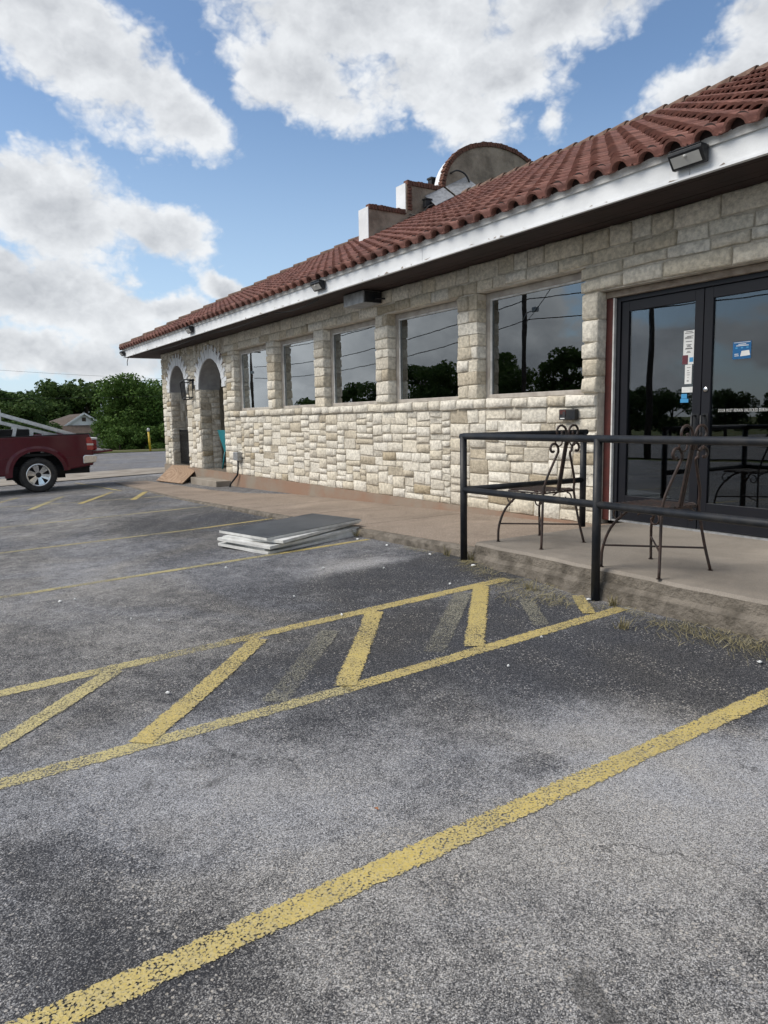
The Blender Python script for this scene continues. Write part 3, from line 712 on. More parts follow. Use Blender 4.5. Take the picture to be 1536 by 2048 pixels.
# interior shell
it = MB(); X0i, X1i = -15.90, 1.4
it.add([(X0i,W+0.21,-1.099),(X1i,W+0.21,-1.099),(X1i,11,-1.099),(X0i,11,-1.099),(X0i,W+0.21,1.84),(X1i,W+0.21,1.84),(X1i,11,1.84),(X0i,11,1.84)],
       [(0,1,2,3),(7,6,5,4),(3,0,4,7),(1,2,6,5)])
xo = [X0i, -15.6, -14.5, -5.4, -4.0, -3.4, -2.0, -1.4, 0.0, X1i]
for i_, (x0_, x1_) in enumerate(zip(xo[:-1], xo[1:])):                    # rear wall; openings after the first are unseen, added to light the room
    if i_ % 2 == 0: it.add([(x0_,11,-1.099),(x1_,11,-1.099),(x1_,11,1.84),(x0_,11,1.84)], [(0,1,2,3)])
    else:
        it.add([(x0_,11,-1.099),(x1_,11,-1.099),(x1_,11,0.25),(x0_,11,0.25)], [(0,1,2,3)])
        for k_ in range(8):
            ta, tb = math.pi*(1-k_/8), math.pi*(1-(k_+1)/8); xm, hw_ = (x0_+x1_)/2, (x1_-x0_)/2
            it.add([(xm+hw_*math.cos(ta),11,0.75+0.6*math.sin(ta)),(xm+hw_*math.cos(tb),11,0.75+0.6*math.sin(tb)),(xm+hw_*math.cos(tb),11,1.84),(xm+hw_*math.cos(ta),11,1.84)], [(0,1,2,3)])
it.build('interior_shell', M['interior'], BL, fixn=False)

# eaves: fascia, soffit
FY = 5.378
fb_x = [-22.10, -18.45, -14.80, -11.15, -7.48, -3.85, -0.2, XR]
for x0_, x1_ in zip(fb_x[:-1], fb_x[1:]):
    fa = MB(); dy_ = random.uniform(0, 0.004); fa.box(x0_+0.002, x1_-0.002, FY+dy_, FY+0.035, 1.85+random.uniform(0, 0.004), 2.05); FA = fa.build('fascia_board', M['white_paint'], BL, bevel=0.003)
fa = MB(); fa.box(-22.11, XR, FY-0.018, FY-0.001, 2.035, 2.100); fa.build('fascia_trim', M['old_white'], BL)
fa = MB(); fa.box(-22.11, XR, FY-0.010, FY-0.001, 1.850, 1.868); fa.build('fascia_bead', M['white_paint'], BL)
fa = MB(); fa.box(-22.10, -22.065, FY+0.036, 16.6, 1.85, 2.10); fa.build('fascia', M['white_paint'], BL)
y = FY+0.036
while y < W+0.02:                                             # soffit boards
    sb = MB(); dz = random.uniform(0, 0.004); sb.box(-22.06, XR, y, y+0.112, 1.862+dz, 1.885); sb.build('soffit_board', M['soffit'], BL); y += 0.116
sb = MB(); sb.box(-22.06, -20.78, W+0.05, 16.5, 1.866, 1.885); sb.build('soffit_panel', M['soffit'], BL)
# peeling chips along the fascia bottom edge
for _ in range(60):
    x = random.uniform(-21.5, -2.5); mb = MB(); L = random.uniform(0.03, 0.12)
    mb.add([(x+random.uniform(-L, L), FY-0.0125, random.uniform(1.852, 1.885)) for _ in range(3)], [(0,1,2)]); mb.build('paint_chip', M['wood_grey'], FA, fixn=False)

# roof -----------------------------------------------------------------
S = 0.505; ZE = 2.095; YR = 10.95; ZR = ZE+S*(YR-FY); ang = math.atan(S)
HX = lambda y: -22.40+(y-FY)*1.05                              # hip line
XA = HX(YR)
rf = MB()
e0 = 5.36
rf.add([(-22.42,e0,ZE),(XR,e0,ZE),(XR,YR,ZR),(XA,YR,ZR),(-22.42,16.6,ZE),(XR,16.6,ZE)], [(0,1,2,3),(0,3,4),(3,2,5,4)])
ROOF = rf.build('roof', mat('roof_underlay', (0.05,0.035,0.03), 0.9), BL, fixn=False)
cs, sn = math.cos(ang), math.sin(ang)
TW, EXP, TL = 0.263, 0.330, 0.43
prof = []                                                      # S-tile cross-section (u, n)
for i in range(9):
    t = math.pi*(1-i/8); prof.append((0.088*math.cos(t), 0.074*math.sin(t)))
prof = [(-0.138, -0.004), (-0.112, -0.012)]+prof+[(0.112, -0.012), (0.128, -0.006)]
def tile_geo():
    vs = []; fs = []; n = len(prof)
    for tt, lift, k in ((0.0, 0.058, 1.05), (TL, 0.002, 0.88)):
        for u, h in prof: vs.append((u if abs(u) > 0.1 else u*k, tt*cs-(h*k+lift)*sn, tt*sn+(h*k+lift)*cs))
    for tt, lift, k in ((0.0, 0.058-0.012, 0.89), (0.14, 0.037-0.012, 0.87)):
        for u, h in prof: vs.append((u if abs(u) > 0.1 else u*k, tt*cs-(h*k+lift)*sn, tt*sn+(h*k+lift)*cs))
    for i in range(n-1):
        fs += [(i, i+1, n+i+1, n+i), (i+1, i, 2*n+i, 2*n+i+1), (2*n+i+1, 2*n+i, 3*n+i, 3*n+i+1)]
    return vs, fs
tv, tf = tile_geo()
tmesh = MB(); tmesh.add(tv, tf); tmesh = tmesh.mesh('roof_tile', M['tile'], False)
for p in tmesh.polygons: p.use_smooth = p.index % 3 == 0
tva = np.array(tv)
tpos = []
ncol = int((XR+22.35)/TW); nrow = int((YR-e0)/(EXP*cs))+1
xoff = -3.417                                                   # one barrel measured in the photograph
k0 = math.floor((-22.3-xoff)/TW); k1 = math.floor((XR-0.1-xoff)/TW)
for k in range(k0, k1):
    for r_ in range(nrow):
        y = e0-0.045+r_*EXP*cs; z = ZE+S*(y-FY)-0.030; x = xoff+k*TW
        if y+0.25 > YR or x-0.10 < HX(y+0.2): continue
        tpos.append((x+random.uniform(-.004,.004), y+random.uniform(-.010,.010), z+random.uniform(0,.005), random.gauss(0, 0.010)))
def tkey(p): return -vis((p[0], p[1]+0.15, p[2]+0.1))*abs(np.dot(np.array(p[:3]), (0, -sn, cs))+0.25)/np.linalg.norm(p[:3])**3
first = [p for p in tpos if p[1] < e0+0.0]; later = [p for p in tpos if p[1] >= e0+0.0]
first.sort(key=lambda p: np.linalg.norm(p[:3])); later.sort(key=tkey)
chosen = [p for p in first if vis(p[:3])][:80]; chosen_set = set(chosen)
chosen += [p for p in later if p not in chosen_set][:296-len(chosen)]
chosen_set = set(chosen); restt = MB()
for p in tpos:
    if p in chosen_set:
        o = link('roof_tile', tmesh, ROOF); o.location = p[:3]; o.rotation_euler = (0, 0, p[3])
    else:
        q = tva.copy(); q[:, 0] += tva[:, 1]*-p[3]
        restt.add(q+np.array(p[:3]), tf, random.uniform(0.001, 0.999))
o = link('far_roof_tiles', restt.mesh('far_roof_tiles', M['tile']), ROOF); o['kind'] = 'stuff'
pl = MB()                                                        # dark half-discs stand in for the deep shade under the eave barrels
for k in range(k0, k1):
    x = xoff+k*TW; y = e0-0.045+0.05; z = ZE+S*(y-FY)-0.030+0.045
    if x-0.10 < HX(y+0.2): continue
    pl.add([(x+0.084*math.cos(math.pi*i/8), y-0.02*math.sin(math.pi*i/8), z+0.098*math.sin(math.pi*i/8)) for i in range(9)]+[(x+0.084, y, z-0.05), (x-0.084, y, z-0.05)][::1], [tuple(range(9))+(10, 9)])
o = pl.build('eave_hollow_shade', M['soffit'], ROOF, fixn=False); o['kind'] = 'stuff'
# ridge and hip tiles
def cap(a, b, r0=0.115, r1=0.095):
    a = Vector(a); b = Vector(b); d = (b-a).normalized(); sd = d.cross(Vector((0,0,1))).normalized(); up = sd.cross(d); vs = []
    for p, r in ((a, r0), (b, r1)):
        for i in range(7):
            t = math.pi*i/6; vs.append(p+sd*math.cos(t)*r+up*(math.sin(t)*r-0.02))
        for i in range(7):
            t = math.pi*i/6; vs.append(p+sd*math.cos(t)*(r-.018)+up*(math.sin(t)*(r-.018)-0.02))
    mb = MB(); mb.add(vs, [(i, i+1, i+15, i+14) for i in range(6)]+[(i+1, i, i+7, i+8) for i in range(6)]+[(i+7, i+8, i+22, i+21) for i in range(6)])
    return mb.build('ridge_tile', M['ridge'], ROOF, fixn=False)
hipA = Vector((-22.36, FY+0.02, ZE+0.07)); hipB = Vector((XA, YR, ZR+0.06)); n = int((hipB-hipA).length/0.40)
for i in range(n):
    a = hipA.lerp(hipB, i/n); b = hipA.lerp(hipB, (i+1.12)/n); cap(a+Vector((0,0,0.015)), b-Vector((0,0,0.012)))
x = XR-0.05
while x > -13.7:
    cap((x, YR, ZR+0.055), (x-0.44, YR, ZR+0.035)); x -= 0.39

# parapet (stepped and arched bell gable) --------------------------------
PX = -14.0; PT = 0.37; YC = 12.35
outl = [(8.67, 3.4), (8.67, 4.47), (9.66, 4.47), (9.66, 5.10), (10.70, 5.10)]
na = 22; R1 = YC-10.70
arcp = [(YC-R1*math.cos(math.pi*i/na), 5.10+1.22*math.sin(math.pi*i/na)**0.9) for i in range(na+1)]
left = outl[:-1]+arcp[:na//2+1]
full = left+[(2*YC-y, z) for y, z in reversed(left[:-1])] if abs(left[-1][0]-YC) < 1e-6 else left
pp = MB(); pp.prism(full, lambda a, b, d: (d, a, b), PX, PX-PT)
PAR = pp.build('parapet', M['stucco'], BL)
wf = MB()                                                        # white painted ends and top of the front half
for (y0, z0), (y1, z1) in zip(left[:-1], left[1:]):
    nn = Vector((0, -(z1-z0), y1-y0)).normalized(); 
    q = [(PX-0.115, y0, z0), (PX-0.115, y1, z1), (PX-PT-0.01, y1, z1), (PX-PT-0.01, y0, z0)]
    off = [Vector(p)+nn*0.012*1 for p in q]; wf.add(off, [(0,1,2,3)])
fw = left
wf.build('white_coat', M['white_paint'], PAR, fixn=False)
wf2 = MB(); wf2.box(PX-PT-0.02, PX+0.004, 8.655, 8.669, 3.4, 4.50); wf2.build('white_end', M['white_paint'], PAR)
wf2 = MB(); wf2.box(PX-PT-0.02, PX-0.02, 9.645, 9.659, 4.5, 5.13); wf2.build('white_end', M['white_paint'], PAR)
bt = MB()                                                        # soldier bricks along the edge, too small to pick apart
path = [(8.67,4.47),(9.66,4.47)]
def bricks(pts, closed=False):
    for (y0, z0), (y1, z1) in zip(pts[:-1], pts[1:]):
        L = math.hypot(y1-y0, z1-z0); k = max(1, round(L/0.072)); d = ((y1-y0)/L, (z1-z0)/L); nn = (-d[1], d[0])
        for i in range(k):
            a = i*L/k+0.006; b = (i+1)*L/k-0.006; e = random.uniform(-0.008, 0.012); q = []
            for X_ in (PX+0.030+random.uniform(-.008,.010), PX-0.115):
                for s_, hh in ((a, -0.012), (b, -0.012), (b, 0.085+e), (a, 0.085+e)):
                    q.append((X_, y0+d[0]*s_+nn[0]*hh, z0+d[1]*s_+nn[1]*hh))
            bt.add(q, [(0,1,2,3),(7,6,5,4),(0,4,5,1),(1,5,6,2),(2,6,7,3),(3,7,4,0)])
bricks([(8.67,4.47),(9.62,4.47)]); bricks([(9.70,4.56),(9.70,5.10)][::-1]); bricks([(9.66,5.10),(10.68,5.10)]); bricks(arcp)
o = bt.build('brick_edging', M['brick'], PAR, fixn=False); o['kind'] = 'stuff'
# loose flashing leaning on the parapet foot, conduit, black pipe behind
for i, (ya, yb) in enumerate(((10.15, 10.66), (10.72, 11.30))):
    mb = MB(); za, zb = ZE+S*(ya-FY)+0.10, ZE+S*(yb-FY)+0.10
    mb.add([(PX+0.42,ya,za+0.02),(PX+0.42,yb,zb+0.02),(PX+0.05,yb-0.02,zb+0.30),(PX+0.05,ya-0.02,za+0.30),(PX+0.42,ya,za+0.008),(PX+0.42,yb,zb+0.008),(PX+0.05,yb-0.02,zb+0.288),(PX+0.05,ya-0.02,za+0.288)],
           [(0,1,2,3),(7,6,5,4),(0,4,5,1),(1,5,6,2),(2,6,7,3),(3,7,4,0)])
    tag(mb.build('flashing_sheet', M['steel']), ['galvanised metal sheet at the foot of the roof parapet, below the black cable', 'galvanised metal sheet at the foot of the roof parapet, above its twin'][i], 'metal sheet', 'metal sheets on the roof')
mb = MB(); pts = smoothp([(PX+0.02, 10.86, 5.50), (PX+0.14, 10.95, 5.55), (PX+0.22, 11.12, 5.48), (PX+0.24, 11.24, 5.30), (PX+0.22, 11.26, 5.14)], 4); mb.tube(pts, 0.020, 6)
tag(mb.build('roof_conduit', M['black_metal'], smooth=True), 'bent black conduit sticking out of the roof parapet arch', 'conduit')
mb = MB(); mb.box(PX-0.62, PX-0.48, 10.70, 10.82, 4.8, 5.52); mb.box(PX-0.64, PX-0.46, 10.68, 10.84, 5.50, 5.54); tag(mb.build('vent_pipe', M['black_metal']), 'black square vent pipe behind the white parapet arch', 'vent pipe')
mb = MB(); mb.tube([(PX+0.05,9.70,4.46),(PX+0.25,9.85,4.40),(PX+0.30,10.05,4.62),(PX+0.35,10.15,4.66)], 0.018, 6); tag(mb.build('roof_cable', M['wire'], smooth=True), 'black cable lying where the lower parapet step meets the roof tiles', 'cable')
mb = MB(); mb.box(PX+0.12, PX+0.24, 10.02, 10.16, 4.62, 4.78); mb.box(PX+0.10,PX+0.26,10.0,10.18,4.775,4.80); tag(mb.build('junction_box', M['black_metal']), 'small black junction box at the parapet foot on the tiles', 'junction box')

# windows -----------------------------------------------------------------
wl = []
for i, (a, b) in enumerate(WIN):
    we = bpy.data.objects.new('window', None); C.objects.link(we); we.parent = BL; we.matrix_parent_inverse = BL.matrix_basis.inverted(); we.location = ((a+b)/2, W+0.16, WZ0)
    y0, y1, f_ = W+0.125, W+0.195, 0.075
    fm = MB(); fm.box(a+.004, a+f_, y0, y1, WZ0+.006, WZ1-.004); fm.box(b-f_, b-.004, y0, y1, WZ0+.006, WZ1-.004)
    fm.box(a+f_, b-f_, y0, y1, WZ1-f_, WZ1-.004); fm.box(a+f_, b-f_, y0-0.01, y1, WZ0+.006, WZ0+f_*0.8)
    fm.build('frame', M['win_frame'], we, bevel=0.006)
    gm = MB(); gm.box(a+f_-.01, b-f_+.01, W+0.160, W+0.167, WZ0+0.05, WZ1-f_+.01); gm.build('pane', M['glass'], we)
    bd = MB(); z_ = WZ1-f_-0.001; bd.box(a+f_, b-f_, y0+0.012, y0+0.030, z_-0.022, z_); bd.box(a+f_, a+f_+0.02, y0+0.012, y0+0.03, WZ0+f_*0.8, z_-0.022); bd.box(b-f_-0.02, b-f_, y0+0.012, y0+0.03, WZ0+f_*0.8, z_-0.022); bd.build('glazing_bead', M['old_white'], we)
    ln = MB(); ln.box(a+f_-0.02, a+f_+0.004, y1+0.002, y1+0.24, WZ0, WZ1); ln.box(b-f_, b-f_+0.02, y1+0.005, y1+0.26, WZ0, WZ1); ln.box(a+f_, b-f_, y1+0.005, y1+0.26, WZ0+0.02, WZ0+0.045); ln.build('inner_reveal', M['inner_white'], we)
# seats and boards seen through the glass
def booth(x, lab):
    e = empty('booth_bench', (x, W+0.85, -1.095), lab, 'booth seat', 'booth seats inside the dining room')
    pts = [(-0.62, 0.0), (-0.62, 1.15)]+[(-0.62*math.cos(math.pi*i/16), 1.15+0.62*math.sin(math.pi*i/16)) for i in range(1, 16)]+[(0.62, 1.15), (0.62, 0.0)]
    mb = MB(); mb.prism(pts, lambda a, b, d: (x+d, W+0.85+a, -1.095+b), -0.06, 0.06); mb.build('backrest', M['booth'], e, bevel=0.03)
    mb = MB(); mb.box(x+0.07, x+0.55, W+0.30, W+1.40, -0.72, -0.60); mb.build('seat', M['booth'], e, bevel=0.03)
    mb = MB(); mb.box(x+0.07, x+0.50, W+0.32, W+1.38, -1.095, -0.72); mb.build('plinth', M['interior'], e)
booth(-10.75, 'tan round-backed booth bench inside, behind the middle window of the five')
booth(-8.60, 'tan round-backed booth bench inside, behind the window next to the one beside the doors')
for x, wd, lab in ((-6.55, 0.26, 'narrow pale menu board standing inside the window beside the doors'), (-5.95, 0.40, 'wider pale menu board standing inside the window beside the doors')):
    mb = MB(); mb.box(x-wd/2, x+wd/2, W+0.36, W+0.375, WZ0+0.046, WZ0+0.25); tag(mb.build('menu_board', M['inner_white']), lab, 'board')

# doors ---------------------------------------------------------------------
YD = W+0.13
jb = MB(); jb.box(DX0+0.004, DX0+0.095, YD-0.03, YD+0.06, ZS, DZ1-0.07); jb.build('door_jamb', M['red_wood'], BL, bevel=0.004)
jb = MB(); jb.box(DX0+0.096, DX0+0.112, YD-0.032, YD+0.06, ZS, DZ1-0.07); jb.build('door_jamb_strip', M['old_white'], BL)
jb = MB(); jb.box(DX1-0.10, DX1-0.004, YD-0.03, YD+0.06, ZS, DZ1-0.07); jb.build('door_jamb', M['red_wood'], BL, bevel=0.004)
hd = MB(); hd.box(DX0+0.004, DX1-0.004, YD-0.045, YD+0.06, DZ1-0.068, DZ1-0.004); hd.build('door_head_trim', M['wood_grey'], BL, bevel=0.006)
a0, a1 = DX0+0.114, DX1-0.101; mid = -4.245
ft = MB(); ft.box(a0, a0+0.05, YD, YD+0.11, ZS, DZ1-0.07); ft.box(a1-0.05, a1, YD, YD+0.11, ZS, DZ1-0.07); ft.box(a0+0.05, a1-0.05, YD, YD+0.11, DZ1-0.115, DZ1-0.07); ft.build('door_frame', M['alu_dark'], BL, bevel=0.003)
th_ = MB(); th_.box(a0, a1, YD-0.02, YD+0.12, ZS-0.001, ZS+0.015); th_.build('threshold', M['steel'], BL)
TEXT_FONT = None
def text_mesh(name, s, size, matl, parent, origin, ux=(1,0,0), uz=(0,0,1)):
    cu = bpy.data.curves.new(name, 'FONT'); cu.body = s; cu.size = size; cu.align_x = 'LEFT'; cu.resolution_u = 2; cu.space_character = 1.22
    to = bpy.data.objects.new(name+'_tmp', cu); C.objects.link(to); bpy.context.view_layer.update()
    me = bpy.data.meshes.new_from_object(to.evaluated_get(bpy.context.evaluated_depsgraph_get())); bpy.data.objects.remove(to)
    for v in me.vertices:
        c = v.co.copy(); v.co = Vector(origin)+Vector(ux)*c.x+Vector(uz)*c.y
    me.materials.clear(); me.materials.append(matl); me.name = name
    return link(name, me, parent)
def flat(mb, x0, x1, z0, z1, y): mb.add([(x0,y,z0),(x1,y,z0),(x1,y,z1),(x0,y,z1)], [(0,1,2,3)])
ztop = DZ1-0.118
for i, (x0, x1) in enumerate(((a0+0.053, mid-0.004), (mid+0.004, a1-0.053))):
    de = bpy.data.objects.new('door', None); C.objects.link(de); de.parent = BL; de.matrix_parent_inverse = BL.matrix_basis.inverted(); de.location = ((x0+x1)/2, YD+0.05, ZS)
    y0, y1 = YD+0.018, YD+0.066; sw = 0.088
    lf = MB(); lf.box(x0, x0+sw, y0, y1, ZS+0.02, ztop); lf.box(x1-sw, x1, y0, y1, ZS+0.02, ztop); lf.box(x0+sw, x1-sw, y0, y1, ztop-0.10, ztop); lf.box(x0+sw, x1-sw, y0, y1, ZS+0.02, ZS+0.27)
    lf.build('leaf_frame', M['alu_dark'], de, bevel=0.003)
    gm = MB(); gm.box(x0+sw-.01, x1-sw+.01, y0+0.018, y0+0.026, ZS+0.26, ztop-0.09); gm.build('pane', M['door_glass'], de)
    hx = x1-0.044 if i == 0 else x0+0.044
    hp = MB(); hp.box(hx-0.036, hx+0.036, y0-0.006, y0-0.0005, -0.33, 0.0); hp.build('pull_plate', M['black_metal'], de)
    hp = MB(); hp.tube([(hx,y0,-0.02),(hx,y0-0.06,-0.02),(hx,y0-0.06,-0.30),(hx,y0,-0.30)], 0.012, 8); hp.build('handle', M['black_metal'], de, smooth=True)
    if i == 1:
        lk = MB(); lk.lathe([(0.0,0),(0.020,0),(0.024,0.006),(0.024,0.012)], lambda a, c, s: (hx+c, y0-0.013+a, 0.22+s), 20); lk.build('lock_cylinder', M['chrome'], de, smooth=True)
        text_mesh('door_notice', 'DOOR MUST REMAIN UNLOCKED DURING BUSINESS HOURS', 0.040, M['paper'], de, (x0+0.165, y0+0.0165, 0.010), ux=(0.52,0,0))
        def dp(u, v): p = ony(u, v, y0+0.017); return p[0], p[2]
        (pa, pb), (pc, pd) = dp(1465, 719), dp(1503, 681)
        q = MB(); flat(q, pa, pc, pb, pd, y0+0.0170); st_ = q.build('sticker', M['blue_print'], de, fixn=False)
        q = MB(); W_ = pc-pa; H_ = pd-pb
        for fx0, fx1, fz0, fz1 in ((.05,.95,.94,.965),(.30,.72,.83,.87),(.18,.86,.75,.79),(.10,.32,.27,.31),(.10,.34,.17,.21)): flat(q, pa+W_*fx0, pa+W_*fx1, pb+H_*fz0, pb+H_*fz1, y0+0.0164)
        q.add([(pa+W_*.42,y0+.0164,pb+H_*.15),(pa+W_*.96,y0+.0164,pb+H_*.18),(pa+W_*.90,y0+.0164,pb+H_*.48),(pa+W_*.48,y0+.0164,pb+H_*.45)], [(0,1,2,3)])
        q.build('print', M['paper'], de, fixn=False)
        q = MB()
        for fx in (.2,.5,.8): flat(q, pa+W_*(fx-.06), pa+W_*(fx+.06), pb+H_*.60, pb+H_*.69, y0+0.0164)
        q.build('print', M['lightblue_print'], de, fixn=False)
    else:
        def dp(u, v): p = ony(u, v, y0+0.017); return p[0], p[2]
        def paper(u0, v0, u1, v1, mt, lines=(), k=[0]):
            k[0] += 1; yy = y0+0.0172-0.0004*k[0]
            (pa, pd), (pc, pb) = dp(u0, v0), dp(u1, v1)
            q = MB(); flat(q, pa, pc, pb, pd, yy); o_ = q.build('sticker', M[mt], de, fixn=False)
            if lines:
                q = MB()
                for fx0, fx1, fz in lines: flat(q, pa+(pc-pa)*fx0, pa+(pc-pa)*fx1, pb+(pd-pb)*(fz-0.012), pb+(pd-pb)*(fz+0.012), yy-0.0002)
                q.build('print', M['ink'], de, fixn=False)
        paper(1368,662,1388,709,'paper',[(.2,.8,.95),(.1,.9,.89),(.3,.9,.76),(.15,.7,.72),(.1,.85,.68),(.2,.8,.55),(.25,.75,.42),(.35,.65,.38),(.3,.7,.34),(.2,.8,.28),(.15,.85,.25),(.35,.65,.15),(.3,.7,.10)])
        paper(1365,711,1375,728,'maroon_print'); paper(1376.5,710,1387,728,'paper'); paper(1379,715,1386.5,723.5,'lightblue_print')
        paper(1370.5,730,1383,767.5,'paper',[(.25,.8,.85),(.3,.6,.70),(.3,.7,.58),(.3,.7,.47),(.4,.55,.34),(.3,.6,.18),(.3,.6,.14)])
        paper(1364,774.5,1386,784.5,'paper',[(.05,.6,.3),(.7,.98,.75),(.7,.98,.45),(.7,.98,.2)])
        paper(1363,788,1374,797,'lightblue_print'); paper(1361,798,1377,805,'lightblue_print')
# porch gate -------------------------------------------------------------------
c, h, sp, rs = ARCH[0]
ge = bpy.data.objects.new('gate', None); C.objects.link(ge); ge.parent = BL; ge.matrix_parent_inverse = BL.matrix_basis.inverted(); ge.location = (c, W+0.2, -1.13)
gy_ = W+0.20; g0, g1 = c-h+0.02, c+h-0.02
q = MB(); q.box(g0, g1, gy_-.012, gy_+.012, -1.08, -1.05); q.box(g0, g1, gy_-.012, gy_+.012, -0.24, -0.21); q.build('gate_rail', M['black_metal'], ge)
nb = 15
for i in range(nb):
    x = g0+0.03+(g1-g0-0.06)*i/(nb-1); q = MB(); q.box(x-.013, x+.013, gy_-.028, gy_-.013, -1.11, -0.20); q.build('gate_bar', M['black_metal'], ge)

# ------------------------------------------------------------------ things on the walls
def flood(px, x, z, wd, lab, y=FY-0.020):
    e = empty('solar_light', (x, y, z), lab, 'solar light', 'solar lights along the fascia')
    hh = wd*0.42; dp_ = wd*0.34
    pts = [(0, hh/2), (dp_, hh/2-0.005), (dp_, hh/2-0.03), (dp_*0.35, -hh/2), (0, -hh/2)]
    mb = MB(); mb.prism(pts, lambda a, b, d: (x+d, y-a, z+b), -wd/2, wd/2); mb.build('housing', M['black_metal'], e, bevel=0.006)
    n_ = Vector((0, -(hh-0.03), -(dp_*0.65))).normalized()
    A_ = Vector((0, -dp_*0.93, hh/2-0.045)); B_ = Vector((0, -dp_*0.42, -hh/2+0.012)); q = []
    for s_ in (-0.42, 0.42):
        for P_ in (A_, B_): q.append(Vector((x+s_*wd, y, z))+P_+n_*0.003)
    mb = MB(); mb.add(q, [(0,1,3,2)]); mb.build('lens', M['lens'], e, fixn=False)
    mb = MB(); mb.box(x-wd*0.45, x+wd*0.45, y-dp_*0.98, y-0.01, z+hh/2+0.001, z+hh/2+0.008); mb.build('solar_panel', M['alu_dark'], e)
    mb = MB(); cc = Vector((x, y, z))+A_*0.85+B_*0.15+n_*0.006; mb.lathe([(0.0,0.012),(0.010,0.008),(0.014,0)], lambda a, c_, s_: (cc.x+c_, cc.y-a, cc.z+s_), 12); mb.build('sensor', M['lens'], e, smooth=True)
flood(0, -3.82, 1.985, 0.30, 'black wedge solar floodlight on the white fascia above the glass doors')
flood(0, -10.05, 1.975, 0.29, 'black solar floodlight on the fascia above the second and third windows from the arches')
flood(0, -16.02, 1.975, 0.30, 'small black solar floodlight on the fascia above the porch arches')
flood(0, -21.98, 1.955, 0.27, 'black solar floodlight at the end corner of the white fascia')
mb = MB(); mb.tube([(-21.6,FY+0.02,1.85),(-21.75,FY+0.03,1.80),(-21.85,FY+0.03,1.72),(-21.85,FY+0.03,1.62)], 0.010, 6); tag(mb.build('hanging_wire', M['wire']), 'short loose wire hanging below the fascia end corner', 'wire')
for k, (xa, xb) in enumerate(((-19.5,-15.6),(-15.2,-12.2),(-11.9,-10.3))):
    mb = MB(); mb.tube([(xa+(xb-xa)*i/10, FY+0.07, 1.852-0.028-0.05*math.sin(math.pi*i/10)) for i in range(11)], 0.010, 5)
    tag(mb.build('eave_cable', M['wire']), ['slack black cable under the eave above the arches', 'slack black cable under the eave above the first two windows', 'slack black cable under the eave near the grey metal box'][k], 'cable', 'cables under the eave')
e = empty('metal_box', (-9.75, 5.9, 1.66), 'grey galvanised metal box mounted under the eave between windows', 'metal box')
mb = MB(); mb.box(-10.0, -9.42, 5.72, 6.03, 1.68, 1.855); mb.build('housing', M['steel'], e, bevel=0.006)
mb = MB(); mb.box(-9.418, -9.40, 5.74, 6.02, 1.69, 1.84); mb.tube([(-9.40,5.9,1.74),(-9.36,5.9,1.74),(-9.33,5.95,1.74),(-9.33,6.04,1.74)], 0.014, 8); mb.build('end_cap', M['black_metal'], e)
e = empty('mail_slot_box', (-5.68, W-0.03, -0.05), 'small black box with red panel on the stone beside the doors', 'wall box')
mb = MB(); mb.box(-5.80, -5.57, W-0.085, W-0.025, -0.045, 0.070); mb.build('housing', M['black_metal'], e, bevel=0.008)
mb = MB(); mb.box(-5.785, -5.70, W-0.0885, W-0.0855, 0.015, 0.060); mb.build('red_panel', M['red_wood'], e)
mb = MB(); mb.box(-5.74, -5.705, W-0.0915, W-0.0886, -0.012, 0.045); mb.build('slot', M['ink'], e)
mb = MB(); mb.box(-5.775, -5.715, W-0.0885, W-0.0855, -0.034, -0.022); mb.build('nameplate', M['paper'], e)
e = empty('electrical_conduit', (-15.2, W-0.08, -1.47), 'grey outlet box with curved cable down to the pavement', 'conduit')
mb = MB(); mb.box(-15.36, -15.12, W-0.13, W-0.02, -0.84, -0.66); mb.build('outlet_box', M['steel'], e, bevel=0.01)
mb = MB(); mb.tube([(-15.19,W-0.09,-0.84),(-15.19,W-0.09,-1.02),(-15.22,W-0.10,-1.15),(-15.34,W-0.14,-1.26),(-15.45,W-0.18,-1.36),(-15.47,W-0.20,-1.47)], 0.020, 8); mb.build('cable', M['wire'], e, smooth=True)
# lantern, tilted, on the pier between the arches
lx, ly, lz = -18.20, W-0.16, 0.80
e = empty('wall_lantern', (lx, ly, lz-0.2), 'black cage wall lantern hanging crooked between the two arches', 'lantern')
rot = Matrix.Rotation(R(-9), 3, 'Y')
def L_(x, y, z): v = rot @ Vector((x, y, z)); return (lx+v.x, ly+v.y, lz+v.z)
hw_ = 0.17
for sx in (-1, 1):
    for sy in (-0.6, 0.6):
        mb = MB(); mb.bar(L_(sx*hw_, sy*hw_, 0.21), L_(sx*hw_*0.85, sy*hw_*0.85, -0.22), 0.022, 0.022); mb.build('cage_bar', M['black_metal'], e)
for sx in (-0.33, 0.33):
    mb = MB(); mb.bar(L_(sx*hw_, -0.6*hw_, 0.21), L_(sx*hw_*0.85, -0.6*hw_*0.85, -0.22), 0.014, 0.014); mb.build('cage_bar', M['black_metal'], e)
for z_, k in ((0.21, 1.0), (-0.22, 0.85)):
    mb = MB(); cpts = [L_(-hw_*k, -.6*hw_*k, z_), L_(hw_*k, -.6*hw_*k, z_), L_(hw_*k, .6*hw_*k, z_), L_(-hw_*k, .6*hw_*k, z_)]
    for i in range(4): mb.bar(cpts[i], cpts[(i+1)%4], 0.024, 0.024)
    mb.build('ring', M['black_metal'], e)
mb = MB(); mb.bar((lx+0.10, W-0.02, lz+0.02), (lx+0.10, W-0.02, lz+0.26), 0.11, 0.03, up=(0,1,0)); mb.bar(L_(0.1,0,0.22), (lx+0.10, W-0.03, lz+0.20), 0.03, 0.03); mb.build('mount', M['black_metal'], e)
